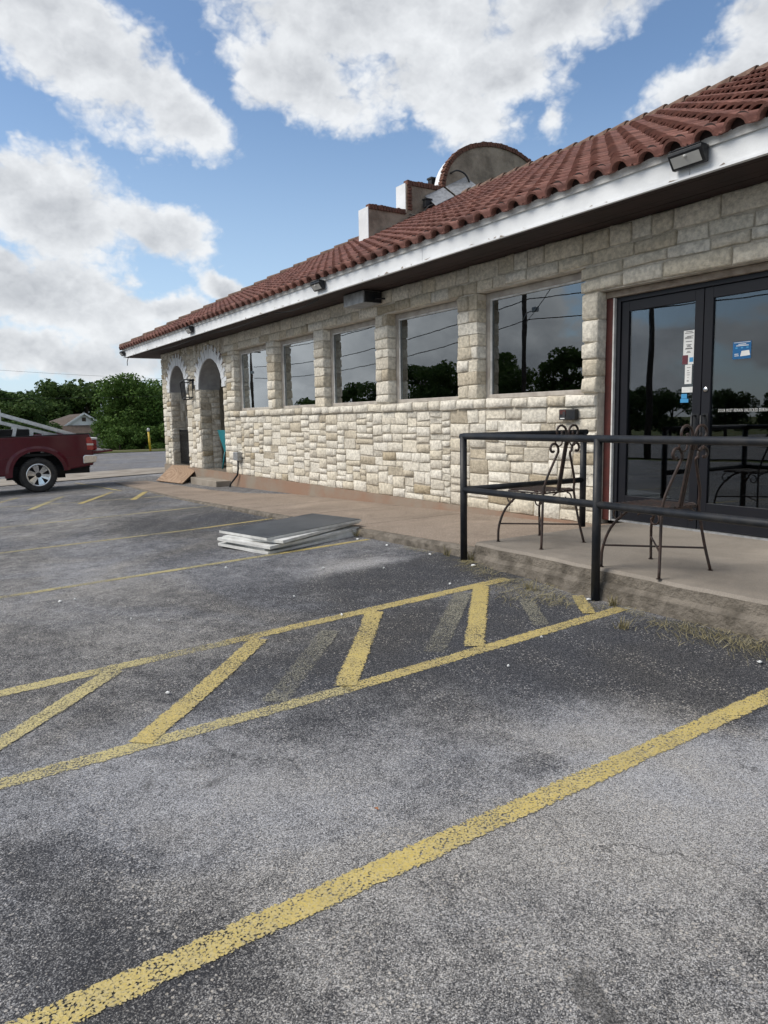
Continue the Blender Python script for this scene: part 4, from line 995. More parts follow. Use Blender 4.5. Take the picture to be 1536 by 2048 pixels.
mb = MB(); mb.lathe([(0.012,0.10),(0.035,0.04),(0.045,-0.03),(0.03,-0.08),(0.0,-0.10)], lambda a, c_, s_: L_(c_, s_, a-0.03), 14); mb.build('bulb', M['lens'], e, smooth=True)

# ------------------------------------------------------------------ railing
RX0, RX1, RX2, RY = -5.11, -3.60, -2.09, 4.10
e = empty('handrail', (RX0, RY, G(RX0, RY)), 'black pipe handrail around the entrance slab', 'railing')
def post(x, y, zb, zt):
    mb = MB(); mb.tube([(x,y,zb),(x,y,zt)], 0.031, 16); mb.build('post', M['black_metal'], e, smooth=True)
zt, zl = -0.165, -0.632
for x in (RX0, RX1, RX2, -0.58): post(x, RY, G(x, RY)-0.02, zt-0.0)
post(RX0+0.01, 5.60, ZS, zt)
def rail(a, b, r=0.027):
    mb = MB(); mb.tube([a, b], r, 14); mb.build('rail', M['black_metal'], e, smooth=True)
rail((RX0-0.03,RY,zt), (1.2,RY,zt)); rail((RX0,RY,zl), (1.2,RY,zl)); rail((RX0,RY,zt+0.004), (RX0+0.01,5.64,zt+0.004)); rail((RX0,RY,zl), (RX0+0.01,5.60,zl))

# ------------------------------------------------------------------ wrought-iron chairs
def spiral(c, r0, r1, a0, a1, n=18):
    return [(c[0]+(r0+(r1-r0)*i/n)*math.cos(a0+(a1-a0)*i/n), c[1]+(r0+(r1-r0)*i/n)*math.sin(a0+(a1-a0)*i/n)) for i in range(n+1)]
def chair(cx, cy, rz, lab):
    """seat faces local -x; the back stands on the local +x side"""
    e = empty('iron_chair', (cx, cy, ZS), lab, 'chair', 'wrought iron chairs on the entrance slab')
    Rm = Matrix.Rotation(rz, 3, 'Z')
    T = lambda x, y, z: tuple(Vector((cx, cy, ZS))+Rm @ Vector((x, y, z)))
    TT = lambda pts: [T(*p) for p in pts]
    I = M['iron']; SH = 0.455
    # seat: rim and slats
    q = MB(); hw = 0.20; c4 = [(-0.20,-hw,SH),(0.19,-hw*0.92,SH),(0.19,hw*0.92,SH),(-0.20,hw,SH)]
    for i in range(4): q.tube(TT([c4[i], c4[(i+1)%4]]), 0.008, 6)
    q.build('seat_rim', I, e)
    for i in range(7):
        y = -0.175+0.35*i/6; q = MB(); q.bar(T(-0.215, y, SH+0.013), T(0.20, y*0.93, SH+0.013), 0.024, 0.006); q.build('seat_slat', I, e)
    for s in (-1, 1):
        # back upright running into the straight rear leg
        fl = [(0.255, s*0.265, 0.0), (0.225, s*0.225, 0.20), (0.20, s*0.19, 0.44), (0.215, s*0.175, 0.56), (0.235, s*0.115, 0.70), (0.250, s*0.075, 0.79), (0.262, s*0.100, 0.855)]
        sc_ = spiral((s*0.150, 0.845), 0.050, 0.014, 0 if s < 0 else math.pi, (0 if s < 0 else math.pi)+(-s)*3.6*1.0*math.pi/2*1.4, 14)
        q = MB(); q.tube(TT(smoothp(fl[:6]+[(0.262, a, b) for a, b in spiral((s*0.140, 0.825), 0.062, 0.015, math.pi+0.3 if s > 0 else -0.3, (math.pi+0.3-5.6) if s > 0 else (-0.3+5.6), 12)], 3)), 0.0105, 7)
        q.build('back_upright', I, e, smooth=True)
        q = MB(); q.lathe([(0,0.004),(0.018,0.004),(0.018,0)], lambda a, c_, s_: T(0.255+c_, s*0.265+s_, a), 10); q.build('foot', I, e)
        # curved front leg with C-scroll under the seat
        cl = [(-0.265, s*0.262, 0.0), (-0.262, s*0.255, 0.14), (-0.225, s*0.215, 0.29), (-0.13, s*0.165, 0.41), (-0.06, s*0.14, 0.445)]
        q = MB(); q.tube(TT(smoothp(cl, 4)), 0.0105, 7); q.build('leg', I, e, smooth=True)
        q = MB(); q.lathe([(0,0.004),(0.018,0.004),(0.018,0)], lambda a, c_, s_: T(-0.265+c_, s*0.262+s_, a), 10); q.build('foot', I, e)
        for xx, sg in ((-0.185, 1), (0.135, -1)):
            sp_ = spiral((xx, 0.385), 0.050, 0.024, math.pi*0.55, math.pi*0.55+sg*5.3, 14)
            q = MB(); q.tube(TT([(a, s*0.185, b) for a, b in sp_]), 0.0065, 6); q.build('scroll', I, e, smooth=True)
        # brace between back upright and seat front
        q = MB(); q.tube(TT(smoothp([(0.205, s*0.19, 0.44), (0.15, s*0.185, 0.475), (0.05, s*0.18, 0.44), (-0.02, s*0.17, 0.40)], 4)), 0.0065, 6); q.build('seat_brace', I, e, smooth=True)
        # scroll at the top of the back, and the small one below it
        top = [(0.285, s*0.006, 0.86), (0.287, s*0.012, 0.93)]+[(0.288, a, b) for a, b in spiral((s*0.084, 0.965), 0.070, 0.015, math.pi if s > 0 else 0, (math.pi-6.6) if s > 0 else 6.6, 16)]
        q = MB(); q.tube(TT(top), 0.010, 7); q.build('top_scroll', I, e, smooth=True)
        q = MB(); q.tube(TT([(0.272, a, b) for a, b in spiral((s*0.085, 0.890), 0.040, 0.040, 0.3, 6.5, 14)]), 0.0065, 6); q.build('scroll_ring', I, e, smooth=True)
    q = MB(); q.tube(TT([(-0.255, -0.248, 0.16), (0.228, 0.232, 0.16)]), 0.0075, 6); q.build('stretcher', I, e)
    q = MB(); q.tube(TT([(-0.255, 0.248, 0.175), (0.228, -0.232, 0.175)]), 0.0075, 6); q.build('stretcher', I, e)
    for k in (-1, 0, 1):                                           # fluted splat
        q = MB(); q.bar(T(0.195, k*0.0165, SH+0.01), T(0.285, k*0.0145, 0.92), 0.0145, 0.010, up=(0, 1, 0)); q.build('splat', M['iron'], e, bevel=0.003)
    return e
chair(-4.69, 4.63, R(2), 'wrought iron scroll-back chair on the slab in front of the stone wall')
chair(-3.36, 4.45, R(-3), 'wrought iron scroll-back chair on the slab in front of the glass doors')

# ------------------------------------------------------------------ teal folding chair in the porch
e = empty('metal_chair', (-16.98, W+0.5, -1.135), 'teal metal chair standing inside the second arch', 'chair')
bx_, by_ = -16.98, W+0.34
mb = MB(); mb.add([(bx_-0.30,by_-0.1,-0.20),(bx_+0.20,by_-0.1,-0.20),(bx_+0.14,by_-0.02,-0.72),(bx_-0.10,by_-0.02,-0.72),(bx_-0.30,by_-0.085,-0.20),(bx_+0.20,by_-0.085,-0.20),(bx_+0.14,by_-0.005,-0.72),(bx_-0.10,by_-0.005,-0.72)], [(0,1,2,3),(7,6,5,4),(0,4,5,1),(1,5,6,2),(2,6,7,3),(3,7,4,0)]); mb.build('backrest', M['teal'], e, bevel=0.005)
mb = MB(); mb.box(bx_-0.14, bx_+0.24, by_, by_+0.40, -0.715, -0.69); mb.build('seat', M['teal'], e, bevel=0.01)
for (p, q_) in (((bx_-0.10,by_,-0.70),(bx_-0.19,by_-0.05,-1.135)), ((bx_+0.2,by_,-0.70),(bx_+0.27,by_-0.05,-1.135)), ((bx_-0.10,by_+0.38,-0.70),(bx_-0.19,by_+0.45,-1.135)), ((bx_+0.2,by_+0.38,-0.70),(bx_+0.27,by_+0.45,-1.135))):
    mb = MB(); mb.tube([p, q_], 0.018, 8); mb.build('leg', M['teal'], e, smooth=True)

# ------------------------------------------------------------------ plywood sheet sloping off the porch
P4 = [np.array([-19.75,5.93,-1.125]), np.array([-18.55,6.00,-1.125]), np.array([-17.75,5.42,-1.50]), np.array([-19.02,5.16,-1.52])]
P4 = [onz(345,931,-1.13), onz(400,933,-1.13), onz(365,968,-1.475), onz(313,962,-1.50)]
c_ = sum(P4)/4; nrm = np.cross(P4[1]-P4[0], P4[3]-P4[0]); nrm /= np.linalg.norm(nrm); nrm = nrm if nrm[2] > 0 else -nrm
mb = MB(); mb.add([p-c_+nrm*0.018 for p in P4]+[p-c_ for p in P4], [(0,1,2,3),(7,6,5,4),(0,4,5,1),(1,5,6,2),(2,6,7,3),(3,7,4,0)])
o = mb.build('plywood_sheet', M['plywood']); o.location = tuple(c_); tag(o, 'plywood sheet laid sloping from the porch floor to the pavement', 'plywood')

# ------------------------------------------------------------------ stack of white-edged panels
ctr = np.array([-7.47, 3.53]); zg = max(G(-7.0, 3.0), G(-8.1, 4.2))
z = G(ctr[0], ctr[1])+0.012
lab = ['white-edged panel at the bottom of the stack on the asphalt', 'white-edged panel second from the ground in the stack', 'white-edged panel third from the ground in the stack', 'white-edged panel just under the top one, pushed askew', 'charcoal-faced white-edged panel on top of the stack']
for i, (dx, dy, rz) in enumerate(((0.03,-0.02,15), (-0.02,0.02,11), (0.04,-0.03,17), (0.00,0.03,24), (-0.02,0.02,13))):
    L_x, L_y = 0.86, 1.34
    e = empty('panel', (ctr[0]+dx, ctr[1]+dy, z), lab[i], 'panel', 'panels stacked on the asphalt'); e.rotation_euler = (R(1.6+0.5*(i==4)), R(0.8 if i < 3 else -1.0*(i == 3)), R(rz))
    def sub(name, mt, x0, x1, y0, y1, z0, z1):
        b_ = MB(); b_.box(x0, x1, y0, y1, z0, z1); me = b_.mesh(name, M[mt]); o_ = bpy.data.objects.new(name, me); C.objects.link(o_); o_.parent = e; return o_
    t_ = 0.026
    sub('frame_rail', 'panel_edge', -L_x/2, L_x/2, -L_y/2, -L_y/2+0.05, 0, t_); sub('frame_rail', 'panel_edge', -L_x/2, L_x/2, L_y/2-0.05, L_y/2, 0, t_)
    sub('frame_rail', 'panel_edge', -L_x/2, -L_x/2+0.05, -L_y/2+0.05, L_y/2-0.05, 0, t_); sub('frame_rail', 'panel_edge', L_x/2-0.05, L_x/2, -L_y/2+0.05, L_y/2-0.05, 0, t_)
    sub('face', 'panel_top' if i == 4 else 'panel_edge', -L_x/2+0.004, L_x/2-0.004, -L_y/2+0.004, L_y/2-0.004, t_, t_+0.004)
    z += 0.0315+(0.004 if i == 2 else 0)+(0.008 if i == 3 else 0)

# ------------------------------------------------------------------ pickup truck (side-on, tailgate down)
XS, YA = -19.15, 2.55; ZG = G(XS, YA)
TK = empty('pickup_truck', (XS-1.0, YA-1.0, ZG), 'maroon pickup truck with its tailgate down and ladders in the bed', 'truck')
T3 = lambda l, wd, hh: (XS-wd, YA-(l if l > -0.6 else -0.6+(l+0.6)*0.87), ZG+(hh if hh < 0.85 else 0.85+(hh-0.85)*0.82))                      # l forward of the rear axle, wd inward from the near side, hh up
WID = 2.0
TP = lambda a, b, d: T3(a, d, b)
def arc(cx_, cz_, r, a0, a1, n): return [(cx_+r*math.cos(a0+(a1-a0)*i/n), cz_+r*math.sin(a0+(a1-a0)*i/n)) for i in range(n+1)]
wb = 3.68; wr = 0.575
side = [(-1.34,0.60),(-1.36,0.84),(-1.33,1.30),(-1.27,1.475),(0.98,1.42),(0.98,0.42),(0.60,0.42)]+arc(0,0.44,wr,0.02,math.pi-0.3,14)+[(-0.72,0.52)]
for wd0, wd1 in ((0.0, 0.055), (WID-0.055, WID)):
    mb = MB(); mb.prism(side, TP, wd0, wd1); mb.build('bed_side', M['maroon'], TK, bevel=0.03)
for l0_, l1_ in ((-1.33, -0.62), (0.62, 0.97)):
    mb = MB(); mb.bar(T3(l0_, -0.004, 0.83), T3(l1_, -0.004, 0.80), 0.012, 0.012); mb.build('body_line', M['maroon'], TK, bevel=0.004)
mb = MB(); mb.bar(T3(-1.26, 0.028, 1.478), T3(0.97, 0.028, 1.424), 0.07, 0.016); mb.build('bed_rail_cap', M['dark'], TK, bevel=0.005)
mb = MB()                                                         # flared wheel-arch lip
n = 18
for r0, r1, w0, w1 in ((wr-0.01, wr+0.075, -0.030, -0.030), (wr+0.075, wr+0.15, -0.030, 0.004)):
    A = [T3(0.0+r0*math.cos(t), w0, 0.44+r0*math.sin(t)) for t in [math.pi*(-0.03+i*1.0/n) for i in range(n+1)]]
    B = [T3(0.0+r1*math.cos(t), w1, 0.44+r1*math.sin(t)) for t in [math.pi*(-0.03+i*1.0/n) for i in range(n+1)]]
    mb.add(A+B, [(i, i+1, n+2+i, n+1+i) for i in range(n)])
mb.build('wheel_arch_flare', M['maroon'], TK, smooth=True, fixn=False)
mb = MB()
A = [T3((wr-0.01)*math.cos(t), -0.030, 0.44+(wr-0.01)*math.sin(t)) for t in [math.pi*(-0.03+i/n) for i in range(n+1)]]
B = [T3((wr-0.01)*math.cos(t), 0.42, 0.44+(wr-0.01)*math.sin(t)) for t in [math.pi*(-0.03+i/n) for i in range(n+1)]]
mb.add(A+B, [(i, i+1, n+2+i, n+1+i) for i in range(n)]); mb.add([T3(-0.66,0.43,0.3),T3(0.66,0.43,0.3),T3(0.66,0.43,1.08),T3(-0.66,0.43,1.08)], [(0,1,2,3)]); mb.build('wheel_well', M['dark'], TK, fixn=False)
mb = MB(); mb.box(XS-WID+0.056, XS-0.056, YA-0.97, YA+1.18, ZG+0.86, ZG+0.92); mb.build('bed_floor', M['dark'], TK)
mb = MB(); mb.box(XS-WID+0.056, XS-0.056, YA-0.98, YA-0.92, ZG+0.5, ZG+1.31); mb.build('bed_front', M['maroon'], TK)
mb = MB(); mb.prism([(-1.36,0.875),(-1.36,0.955),(-1.62,0.965),(-1.88,0.985),(-1.91,0.96),(-1.90,0.93),(-1.62,0.895)], TP, 0.10, WID-0.10); TG = mb.build('tailgate', M['maroon'], TK, bevel=0.008)
mb = MB(); mb.tube([T3(-1.31,0.09,1.20), T3(-1.70,0.09,0.97)], 0.007, 6); mb.build('tailgate_strap', M['wire'], TK)
mb = MB(); mb.prism([(-1.06,0.64),(-1.06,0.80),(-1.10,0.855),(-1.42,0.845),(-1.44,0.80),(-1.40,0.66)], TP, -0.03, WID+0.03); mb.build('bumper', M['chrome'], TK, bevel=0.02)
mb = MB(); mb.tube([T3(-1.42,1.0,0.62),T3(-1.42,1.0,0.50)], [0.03,0.045], 10); mb.bar(T3(-1.0,1.0,0.62), T3(-1.46,1.0,0.62), 0.07, 0.06); mb.build('hitch', M['dark'], TK)
for wd0, wd1 in ((-0.012, 0.05), (WID-0.05, WID+0.012)):
    mb = MB(); mb.prism([(-1.175,1.33),(-1.19,1.00),(-1.36,0.99),(-1.345,1.25),(-1.30,1.375),(-1.21,1.38)], TP, wd0, wd1); tl = mb.build('tail_light', M['lamp_red'], TK, bevel=0.01)
    mb = MB(); mb.prism([(-1.183,1.19),(-1.185,1.135),(-1.363,1.13),(-1.362,1.185)], TP, wd0-0.004 if wd0 < 0 else wd1+0.004, wd0 if wd0 < 0 else wd1); mb.build('reverse_lens', M['lamp_white'], TK)
cab = [(1.03,0.42),(1.03,1.30),(1.10,1.40),(1.28,1.93),(1.55,1.98),(2.55,1.98),(3.25,1.42),(4.55,1.30),(4.72,1.10),(4.74,0.55),(4.35,0.42)]+arc(wb,0.44,wr,0.0,math.pi,12)+[(wb-wr-0.04,0.42)]
mb = MB(); mb.prism(cab, TP, 0.0, WID); mb.build('cab', M['maroon'], TK, bevel=0.03)
for i, pl in enumerate(([(1.30,1.42),(1.42,1.86),(1.62,1.90),(1.98,1.90),(1.98,1.42)], [(2.05,1.42),(2.05,1.90),(2.50,1.90),(3.06,1.45)])):
    for wd0, wd1 in ((-0.006, 0.02), (WID-0.02, WID+0.006)):
        mb = MB(); mb.prism(pl, TP, wd0, wd1); mb.build('side_window', M['alu_dark'], TK)
mb = MB(); mb.prism([(2.60,1.955),(3.23,1.46),(3.26,1.47),(2.63,1.97)], TP, 0.14, WID-0.14); mb.build('windscreen', M['alu_dark'], TK)
mb = MB(); mb.bar(T3(3.0,-0.02,1.42), T3(3.0,-0.20,1.46), 0.12, 0.20); mb.build('mirror', M['dark'], TK)
mb = MB(); mb.box(XS-WID+0.3, XS-0.3, YA-4.5, YA+1.2, ZG+0.40, ZG+0.60); mb.build('chassis', M['dark'], TK)
for lx_, wx in ((0, 0.02), (wb, 0.02), (0, WID-0.29), (wb, WID-0.29)):
    we = bpy.data.objects.new('wheel', None); C.objects.link(we); we.parent = TK; we.matrix_parent_inverse = TK.matrix_basis.inverted(); we.location = T3(lx_, wx+0.13, 0.41)
    out = 1 if wx < 1 else -1
    fn = lambda a, c_, s_: T3(lx_+c_, (wx+0.135)+out*(a), 0.412+s_)
    tp = [(0.262,-0.10),(0.30,-0.125),(0.375,-0.135),(0.402,-0.118),(0.412,-0.08),(0.412,0.08),(0.402,0.118),(0.375,0.135),(0.28,0.125)]
    mb = MB(); mb.lathe(tp, fn, 40); mb.build('tyre', M['rubber'], we, smooth=True)
    tr = MB()
    for k in range(44):
        t = 2*math.pi*k/44
        for aa in (-0.105, 0.105):
            q = []
            for r_ in (0.400, 0.421):
                for da in (-0.028, 0.028):
                    for dt in (-0.022, 0.022): q.append(fn(aa+da, r_*math.cos(t+dt), r_*math.sin(t+dt)))
            tr.add(q, [(4,5,7,6),(0,1,5,4),(2,3,7,6),(0,2,6,4),(1,3,7,5)])
    o_ = tr.build('tread_blocks', M['rubber'], we); o_['kind'] = 'stuff'
    mb = MB(); mb.lathe([(0.272,-0.112),(0.262,-0.118),(0.238,-0.112),(0.232,-0.09),(0.232,0.12)], fn, 36); mb.build('rim', M['chrome'], we, smooth=True)
    mb = MB(); mb.lathe([(0.0,-0.02),(0.236,-0.02)], fn, 24); mb.build('brake_backing', M['dark'], we)
    for k in range(6):
        t = 2*math.pi*(k+0.25)/6
        for sd in (-1, 1):
            q = []
            for r_, hw2 in ((0.055, 0.020), (0.245, 0.034)):
                tt = t+sd*(0.30 if r_ < 0.1 else 0.150)
                for da in (-0.095 if r_ > 0.1 else -0.075, -0.05):
                    for s2 in (-1, 1): q.append(fn(da, r_*math.cos(tt)-s2*hw2*math.sin(tt), r_*math.sin(tt)+s2*hw2*math.cos(tt)))
            mb = MB(); mb.add(q, [(0,1,3,2),(4,6,7,5),(0,4,5,1),(2,3,7,6),(0,2,6,4),(1,5,7,3)]); mb.build('spoke', M['chrome'], we)
    mb = MB(); mb.lathe([(0.0,-0.092),(0.040,-0.090),(0.062,-0.078),(0.066,-0.04)], fn, 20); mb.build('hub_cap', M['dark'], we, smooth=True)
# aluminium ladders in the bed
def ladder(l0, h0, l1, h1, wd0, wd1, lab, nr=7, matl='alu'):
    e = empty('ladder', T3(l0, wd0, h0), lab, 'ladder', 'ladders in the truck bed')
    for w_ in (wd0, wd1):
        mb = MB(); mb.bar(T3(l0, w_, h0), T3(l1, w_, h1), 0.028, 0.075); mb.build('rail', M['alu'], e)
    for i in range(nr):
        t = (i+0.4)/nr; l_, h_ = l0+(l1-l0)*t, h0+(h1-h0)*t; mb = MB(); mb.tube([T3(l_, wd0, h_), T3(l_, wd1, h_)], 0.018, 8); mb.build('rung', M['alu'], e)
    for w_ in (wd0, wd1):
        mb = MB(); mb.bar(T3(l1-0.02, w_, h1), T3(l1+0.06, w_, h1+0.01), 0.04, 0.09); mb.build('end_cap', M[matl], e)
ladder(-1.02, 1.42, 1.25, 2.30, 0.30, 0.66, 'aluminium ladder leaning out of the truck bed, end on the near side', 9)
ladder(-0.80, 1.36, 1.45, 2.12, 0.80, 1.20, 'aluminium ladder behind the other one in the truck bed with yellow end caps', 9, 'yellow')
e = empty('step_ladder', T3(0.40, 0.45, 0.93), 'folded aluminium stepladder standing in the truck bed', 'ladder')
for l_, dl in ((0.42, 0.12), (0.06, 0.10), (-0.25, 0.09)):
    for w_ in (0.40, 0.78):
        mb = MB(); mb.bar(T3(l_+dl, w_, 0.93), T3(l_-dl*0.3, w_, 1.70-0.35*(0.42-l_)), 0.03, 0.075); mb.build('side_rail', M['alu'], e)
    mb = MB(); mb.bar(T3(l_, 0.40, 1.45-0.25*(0.42-l_)), T3(l_, 0.78, 1.45-0.25*(0.42-l_)), 0.05, 0.03); mb.build('tread', M['alu'], e)
e = empty('step_stool', T3(0.98, 0.5, 0.93), 'yellow step stool top standing in the truck bed by the cab', 'step stool')
mb = MB(); mb.box(XS-0.62, XS-0.40, YA-0.97, YA-0.86, ZG+1.33, ZG+1.70); mb.build('top', M['yellow'], e, bevel=0.01)
mb = MB(); mb.box(XS-0.60, XS-0.42, YA-0.96, YA-0.93, ZG+0.93, ZG+1.33); mb.build('leg', M['alu'], e)
mb = MB(); mb.box(XS-1.5, XS-0.7, YA-0.85, YA-0.05, ZG+0.92, ZG+1.50); tag(mb.build('tool_crate', M['dark'], bevel=0.02), 'dark tool crate in the truck bed behind the ladders', 'crate')
e = empty('sign_board', T3(0.86, 0.9, 1.6), 'small white sign standing above the truck bed by the cab', 'sign')
mb = MB(); mb.box(XS-0.93, XS-0.91, YA-0.90, YA-0.60-0.02, ZG+1.62, ZG+1.98); mb.box(XS-0.925, XS-0.915, YA-0.78, YA-0.75, ZG+0.92, ZG+1.62); mb.build('board', M['paper'], e)
e = empty('cooler', T3(-1.30, 0.5, 0.95), 'red cooler with white lid at the tail of the truck bed', 'cooler')
mb = MB(); mb.box(XS-0.85, XS-0.35, YA+1.10, YA+1.42, ZG+0.95, ZG+1.20); mb.build('body', M['cooler_red'], e, bevel=0.03)
mb = MB(); mb.box(XS-0.87, XS-0.33, YA+1.08, YA+1.44, ZG+1.202, ZG+1.26); mb.build('lid', M['paper'], e, bevel=0.02)
mb = MB(); mb.box(XS-0.88, XS-0.32, YA+0.85, YA+1.05, ZG+0.925, ZG+1.28); tag(mb.build('storage_box', M['dark'], bevel=0.03), 'black box beside the red cooler in the truck bed', 'box')

# ------------------------------------------------------------------ trees
def crown_pts(lobes, n, r):
    """leaf centres and outward normals spread in the shells of many small lobes"""
    L = np.array(lobes); wts = L[:, 3]**2; wts = wts/wts.sum(); k = r.choice(len(L), n, p=wts)
    d = r.normal(size=(n, 3)); d /= np.linalg.norm(d, axis=1)[:, None]
    rad = L[k, 3]*(1-0.42*r.random(n)**1.6)
    return L[k, :3]+d*rad[:, None]*np.array([1, 1, 0.85]), d
def tree_data(seed, hgt, wid, nl=26, nleaf=5200, ls=0.17, trunk=0.25, airy=0.0):
    r = np.random.default_rng(seed); lobes = []
    for i in range(nl):
        z = hgt*(trunk+(0.90-trunk)*r.random()); t = (z/hgt-trunk)/(1-trunk)
        rr = wid*(0.45+0.55*math.sin(math.pi*min(1, 0.25+t*0.8)))*math.sqrt(r.random())*0.78; a = r.random()*6.283
        lobes.append((rr*math.cos(a), rr*math.sin(a), z, wid*(0.22+0.20*r.random())*(1-airy*0.45)))
    P, Nn = crown_pts(lobes, nleaf, r); n = len(P)
    nr = Nn+r.normal(size=(n, 3))*0.75; nr /= np.linalg.norm(nr, axis=1)[:, None]
    tg = np.cross(nr, r.normal(size=(n, 3))); tg /= np.linalg.norm(tg, axis=1)[:, None]; bt_ = np.cross(nr, tg)
    s1 = ls*(0.6+0.8*r.random(n))[:, None]; s2 = s1*(0.45+0.3*r.random(n))[:, None]
    V = np.stack([P-tg*s1, P-bt_*s2, P+tg*s1, P+bt_*s2], 1).reshape(-1, 3); V[:, 2] = np.maximum(V[:, 2], 0.05)
    F = np.arange(4*n).reshape(-1, 4)
    me = bpy.data.meshes.new('crown'); me.from_pydata(V.tolist(), [], F.tolist())
    tn = np.clip(r.random(n)*0.8+0.2*(P[:, 2]/hgt), 0.01, 0.99).repeat(4)
    at = me.attributes.new('tint', 'FLOAT', 'POINT'); at.data.foreach_set('value', tn.astype(np.float32))
    mb = MB(); top = hgt*0.75
    mb.tube([(0,0,-0.1),(0.05*wid*0.3,0,hgt*trunk),(0.0,0.06*wid,top*0.75),(0.05,0,top)], [hgt*0.030, hgt*0.023, hgt*0.014, hgt*0.004], 8)
    for i in range(0, min(nl, 10)):
        L = lobes[i]; z0 = max(hgt*trunk*0.8, L[2]*0.62); mb.tube([(0,0,z0),(L[0]*0.5,L[1]*0.5,(z0+L[2])/2+0.1),(L[0],L[1],L[2])], [hgt*0.010, hgt*0.007, hgt*0.003], 6)
    return me, mb.mesh('trunk', M['bark'], True)
protos = [tree_data(1, 7.0, 3.2), tree_data(2, 8.5, 3.4, 30, 5600), tree_data(3, 6.0, 3.0, 24, 4600), tree_data(4, 9.5, 3.3, 34, 5200, 0.18, 0.32, 0.5), tree_data(5, 3.2, 1.9, 18, 2600, 0.12, 0.05)]
big = tree_data(11, 7.6, 4.0, 60, 19000, 0.13, 0.06)
wide = tree_data(12, 7.0, 3.7, 48, 14000, 0.13, 0.05)
def tree(pd, x, y, s, lab, group, leafm='leaf', sx=1.0, rz=None, z=None):
    me, tk = pd
    e = empty('tree', (x, y, G(x, y)-0.05 if z is None else z), lab, 'tree', group); e.rotation_euler = (0, 0, (int(abs(x*7.3+y*3.1))%63)/10.0 if rz is None else rz); e.scale = (s*sx, s*sx, s)
    if not me.materials: me.materials.append(M[leafm])
    for nm, dd in (('trunk', tk), ('crown', me)):
        o_ = bpy.data.objects.new(nm, dd); C.objects.link(o_); o_.parent = e
        if nm == 'crown' and me.materials[0] != M[leafm]:
            o_.material_slots[0].link = 'OBJECT'; o_.material_slots[0].material = M[leafm]
    return e
def top_at(u, v, x):                                             # tree standing at distance -x whose top reaches pixel (u, v)
    p = onx(u, v, x); return p[1], p[2]-G(x, p[1])
gB = 'trees across the road'
def ptree(pd, ph, u, v, x, lab, lm='leaf', sx=1.0):
    y, hh = top_at(u, v, x); tree(pd, x, y, hh/ph*0.96, lab, gB, lm, sx)
ptree(big, 7.6, 262, 742, -62, 'big bright green spreading tree right beside the building across the road', 'leaf2', 1.15)
ptree(wide, 7.0, 322, 752, -66, 'bright green tree across the road half hidden by the stone porch corner', 'leaf2', 1.1)
ptree(wide, 7.0, 264, 756, -72, 'bright green tree overhanging the small white-gabled house', 'leaf2', 0.9)
for k, (pd, ph, u, v, x, sx) in enumerate([(protos[1], 8.5, 104, 750, -112, 1.2), (protos[0], 7.0, 60, 776, -112, 1.3), (protos[0], 7.0, 10, 764, -84, 1.4), (protos[2], 6.0, 165, 758, -112, 1.4), (protos[1], 8.5, 140, 762, -118, 1.3), (protos[2], 6.0, -60, 770, -88, 1.4),
        (protos[0], 7.0, 85, 790, -110, 1.2), (protos[2], 6.0, 30, 800, -78, 1.3), (protos[0], 7.0, -120, 760, -84, 1.3)]):
    ptree(pd, ph, u, v, x, 'dark green tree rising directly behind the white-gabled house' if k in (3, 4) else ('dark green tree beside the white-gabled house, above the truck bed' if k in (0, 6) else 'dark green tree in the row behind the truck'), 'leaf', sx)
for k, (u, v, x) in enumerate([(88, 838, -90), (20, 835, -72), (60, 842, -73), (236, 848, -58), (330, 840, -57), (250, 850, -59), (290, 846, -58)]):
    y, hh = top_at(u, v, x); tree(protos[4], x, y, max(0.5, hh/3.2), 'low leafy bush under the trees across the road', 'bushes across the road', 'leaf' if u < 200 else 'leaf2', 1.25)
# trees along the street behind the photographer: they show in the window glass
for k, (pd, x, y, s) in enumerate([(protos[3], -51, -41, 0.98), (protos[1], -57.5, -41, 0.92), (protos[3], -64, -43, 1.1), (protos[1], -71, -41, 1.15), (protos[3], -78, -44, 1.1), (protos[1], -85, -42, 1.0), (protos[3], -93, -42, 0.95), (protos[1], -101, -43, 0.95),
        (protos[0], -110, -44, 1.1), (protos[0], -45, -43, 0.72), (protos[2], -40, -42, 0.72), (protos[0], -35, -42, 0.62), (protos[2], -30.5, -43, 0.70), (protos[2], -25, -42, 0.62), (protos[0], -19, -43, 0.6), (protos[2], -12, -44, 0.7), (protos[0], -4, -44, 0.7)]):
    tree(pd, x, y, s, 'dark tree along the street, reflected in the window glass', 'trees reflected in the windows', 'leaf', 1.15)

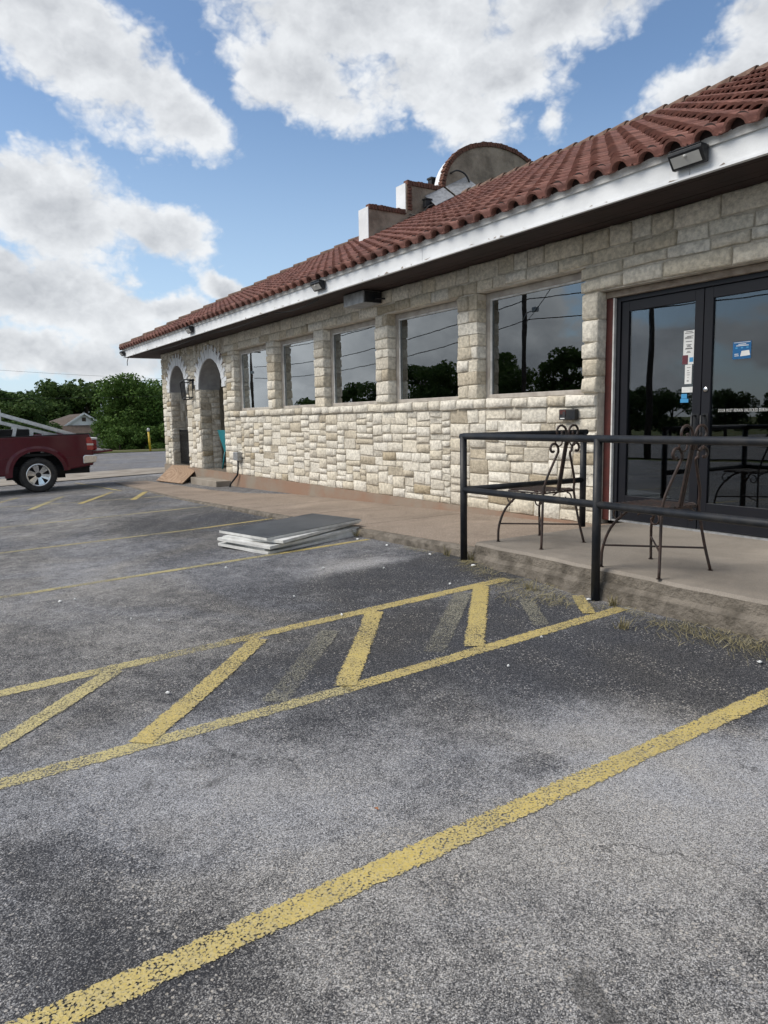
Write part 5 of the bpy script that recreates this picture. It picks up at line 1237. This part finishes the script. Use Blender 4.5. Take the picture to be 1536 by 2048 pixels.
# ------------------------------------------------------------------ house, marker post, poles, wires
hx = -92.0; ap = onx(168, 827, hx); gl_, gr_ = onx(145, 848, hx), onx(190, 846, hx); zb_ = G(hx, ap[1])
e = empty('house', (hx-4, ap[1], zb_), 'small house with brown hipped roof and white gable among the trees', 'house')
yc_, zt_ = ap[1], ap[2]; hwid = 2.0; ze_ = zt_-1.35
mb = MB(); mb.box(hx-9, hx-0.6, yc_-5.5, yc_+2.6, zb_, ze_); mb.build('wall', M['house_wall'], e)
mb = MB(); mb.add([(hx-0.3,yc_-hwid,ze_),(hx-0.3,yc_+hwid,ze_),(hx-0.3,yc_,zt_-0.12),(hx-0.5,yc_-hwid,ze_),(hx-0.5,yc_+hwid,ze_),(hx-0.5,yc_,zt_-0.12)], [(0,1,2),(5,4,3)]); mb.build('gable', M['white_paint'], e)
mb = MB(); mb.add([(hx,yc_-hwid-0.25,ze_-0.12),(hx,yc_,zt_),(hx-9,yc_,zt_),(hx-9,yc_-hwid-3.6,ze_-0.5),(hx,yc_-hwid-0.9,ze_-0.5),(hx,yc_+hwid+0.25,ze_-0.12),(hx-9,yc_+hwid+0.6,ze_-0.12)], [(0,1,2,3,4),(1,5,6,2)]); RFh = mb.build('roof', M['house_roof'], e, fixn=False)
mb = MB(); mb.add([(hx+0.02,yc_-hwid-0.3,ze_),(hx+1.4,yc_-hwid-1.4,ze_-0.9),(hx+1.4,yc_+hwid+1.4,ze_-0.9),(hx+0.02,yc_+hwid+0.3,ze_)], [(0,1,2,3)]); mb.build('porch_roof', M['house_roof'], e, fixn=False)
for sg in (-1, 1):
    mb = MB(); mb.bar((hx+0.03,yc_+sg*(hwid+0.3),ze_-0.14), (hx+0.03,yc_,zt_+0.02), 0.06, 0.20); mb.build('barge_board', M['white_paint'], e)
mb = MB(); mb.box(hx-0.29, hx-0.26, yc_-0.22, yc_+0.22, ze_+0.45, ze_+0.9); mb.build('gable_vent', M['house_roof'], e)
mb = MB(); mb.box(hx-0.59, hx-0.55, yc_-0.6, yc_+0.6, zb_+0.8, ze_-1.0); mb.build('window', M['alu_dark'], e)
mx_, my_ = -47.0, 12.55; p = onx(301, 903, mx_); my_ = p[1]; zt_ = onx(296, 856, mx_)[2]; zb_ = G(mx_, my_)
e = empty('marker_post', (mx_, my_, zb_), 'thin yellow utility marker post on the grass verge', 'post')
mb = MB(); mb.tube([(mx_,my_,zb_),(mx_,my_-0.06,zt_-0.22)], 0.065, 10); mb.build('shaft', M['yellow'], e, smooth=True)
mb = MB(); mb.tube([(mx_,my_-0.06,zt_-0.219),(mx_,my_-0.062,zt_-0.05),(mx_,my_-0.062,zt_)], [0.085, 0.085, 0.04], 10); mb.build('cap', M['lens'], e, smooth=True)
def upole(x, y, hgt, lab, arm=True):
    z = G(x, y)-0.1; e = empty('utility_pole', (x, y, z), lab, 'utility pole', 'utility poles along the street')
    mb = MB(); mb.tube([(x,y,z),(x,y,z+hgt)], [0.17, 0.12], 12); mb.build('pole', M['pole_wood'], e, smooth=True)
    if arm:
        mb = MB(); mb.bar((x,y-1.1,z+hgt-0.6), (x,y+1.1,z+hgt-0.6), 0.10, 0.12); mb.build('crossarm', M['pole_wood'], e)
        mb = MB(); mb.tube(smoothp([(x,y+0.1,z+hgt*0.70),(x+0.5,y+0.3,z+hgt*0.73),(x+1.3,y+0.5,z+hgt*0.735)], 4), 0.03, 6); mb.build('lamp_arm', M['steel'], e, smooth=True)
        mb = MB(); mb.box(x+1.2, x+1.65, y+0.4, y+0.62, z+hgt*0.725, z+hgt*0.75); mb.build('lamp_head', M['steel'], e, bevel=0.03)
    return z+hgt-0.5
P1 = upole(-33.4, -19, 11.5, 'wooden utility pole with crossarm reflected in the window beside the doors')
P2 = upole(-24.4, -19.0, 9.0, 'bare wooden utility pole reflected in the glass doors', False)
P3 = upole(-75, -19, 11.0, 'wooden utility pole far along the street in the reflections')
def wirecurve(name, a, b, sag, lab, r=0.022, group=None):
    a, b = Vector(a), Vector(b); n_ = 24; pts = []
    for i in range(n_+1):
        t = i/n_; p = a.lerp(b, t); p.z -= sag*4*t*(1-t); pts.append(p)
    mb = MB(); mb.tube(pts, r, 5); tag(mb.build(name, M['wire']), lab, 'power line', group)
gw = 'overhead power lines'
for k, dz in enumerate((0.0, -1.7, -2.9)):
    wirecurve('power_line', (-75,-19.3,P3+dz), (-33.4,-19.3,P1+dz), 0.9, 'overhead cable along the street seen only in the glass', 0.03, gw)
    wirecurve('power_line', (-33.4,-19.3,P1+dz), (15,-19.3,P1+dz+0.3), 0.9, 'overhead cable along the street seen only in the glass', 0.03, gw)
wirecurve('power_line', (-33.4,-19,P1-3.2), (-8,-1.5,9.5), 0.5, 'service cable dropping from the pole, seen only in the door glass', 0.02, gw)
pA, pB = onx(-60, 736, -52), onx(420, 760, -52)
wirecurve('power_line', pA, pB, 0.1, 'thin overhead wire against the pale sky above the trees', 0.007, gw)
pA, pB = onx(-60, 797, -56), onx(420, 788, -56)
wirecurve('power_line', pA, pB, 0.1, 'thin overhead wire crossing low in front of the trees', 0.009, gw)

# ------------------------------------------------------------------ dry clippings, litter, weeds
sw = MB()
def straw(u, v, rx, ry, n, ang0, spread, L0=0.13):
    p = gpx(u, v)
    for _ in range(int(n*0.42)):
        x = p[0]+random.gauss(0, rx); y = min(p[1]+random.gauss(0, ry), 4.13); a = ang0+random.gauss(0, spread); L = L0*random.uniform(0.4, 1.5); wd = random.uniform(0.0007, 0.0016)
        z = G(x, y)+random.uniform(0.003, 0.014); d = Vector((math.cos(a), math.sin(a), random.gauss(0, 0.04))); s = Vector((-d.y, d.x, 0.2))*wd; c0 = Vector((x, y, z))
        mid_ = c0+Vector((random.gauss(0, 0.008), random.gauss(0, 0.008), 0.008))
        sw.add([c0-d*L/2-s, c0-d*L/2+s, mid_+s, mid_-s, c0+d*L/2], [(0,1,2,3),(3,2,4)], random.uniform(0.01, 0.99))
for a in [(1060,1183,0.14,0.16,520,2.2,0.55),(1110,1200,0.10,0.10,260,2.3,0.6),(960,1140,0.12,0.08,200,2.0,0.9),(1010,1165,0.10,0.08,200,2.0,0.8),(935,1125,0.06,0.06,160,1.0,1.5),
          (1420,1275,0.20,0.10,620,2.5,0.5),(1500,1290,0.15,0.10,420,2.6,0.5),(1360,1255,0.10,0.07,200,2.6,0.6),(1270,1225,0.10,0.05,140,2.4,0.8),(860,1100,0.25,0.05,120,2.0,1.2),(1180,1215,0.10,0.06,110,2.2,1.0)]: straw(*a)
tag(sw.build('dry_clippings', M['straw'], fixn=False), 'dry mown grass clippings blown along the slab edge', 'clippings', kind='stuff')
wd_ = MB()
for u, v in ((918,1108),(948,1122),(1225,1212),(770,1066),(1060,1180),(1245,1258)):
    p = gpx(u, v)
    for _ in range(40):
        a = random.uniform(0, 6.28); L = random.uniform(0.03, 0.10); b = Vector((p[0]+random.gauss(0,.02), min(p[1]+random.gauss(0,.02), 4.14), G(p[0], p[1]))); d = Vector((math.cos(a)*0.6, math.sin(a)*0.6, 1))
        s = Vector((-math.sin(a), math.cos(a), 0))*0.0022; wd_.add([b-s, b+s, b+d*L*0.6+s*0.8, b+d*L*0.6-s*0.8, b+d*L+Vector((d.x,d.y,0))*0.02], [(0,1,2,3),(3,2,4)], random.uniform(0.01, 0.4))
tag(wd_.build('weeds', M['straw'], fixn=False), 'small weeds in the crack along the slab and kerb', 'weeds', kind='stuff')
for i, (u, v, s) in enumerate([(336,1389,0.018),(1182,1200,0.022),(948,1133,0.030),(754,1074,0.020),(806,1087,0.018),(897,1104,0.016),(1083,1277,0.010),(1017,1335,0.010),(684,1232,0.012),(452,1137,0.016),(646,1138,0.020),(588,1195,0.012),(768,1138,0.014),(318,1244,0.010),(262,1240,0.010),(120,1205,0.018),(150,1201,0.016),(900,1170,0.012),(1520,1328,0.02)]):
    p = gpx(u, v); y = min(p[1], 4.06); c0 = Vector((p[0], y, G(p[0], y)+0.010)); q = []
    for k in range(6):
        a = 6.283*k/6; r_ = s*random.uniform(0.5, 1.1); q.append(c0+Vector((math.cos(a)*r_, math.sin(a)*r_*0.8, random.uniform(0.0, 0.008))))
    q2 = [v_+Vector((0,0,-0.006)) for v_ in q]+[c0+Vector((0,0,0.010))]
    mb = MB(); mb.add(q+q2, [(i_, (i_+1)%6, 12) for i_ in range(6)]+[(i_+6, (i_+1)%6+6, (i_+1)%6, i_) for i_ in range(6)])
    tag(mb.build('litter_scrap', M['paper']), 'small white scrap of litter lying on the asphalt', 'litter', 'white scraps on the asphalt')
p = gpx(752, 1622); mb = MB(); mb.add([(p[0]-0.012,p[1],p[2]+0.008),(p[0],p[1]-0.006,p[2]+0.012),(p[0]+0.014,p[1]+0.003,p[2]+0.010),(p[0],p[1]+0.008,p[2]+0.014)], [(0,1,2,3)])
tag(mb.build('dead_leaf', mat('dead_leaf', (0.25,0.10,0.04), 0.8), fixn=False), 'tiny brown dead leaf on the pale asphalt', 'leaf')
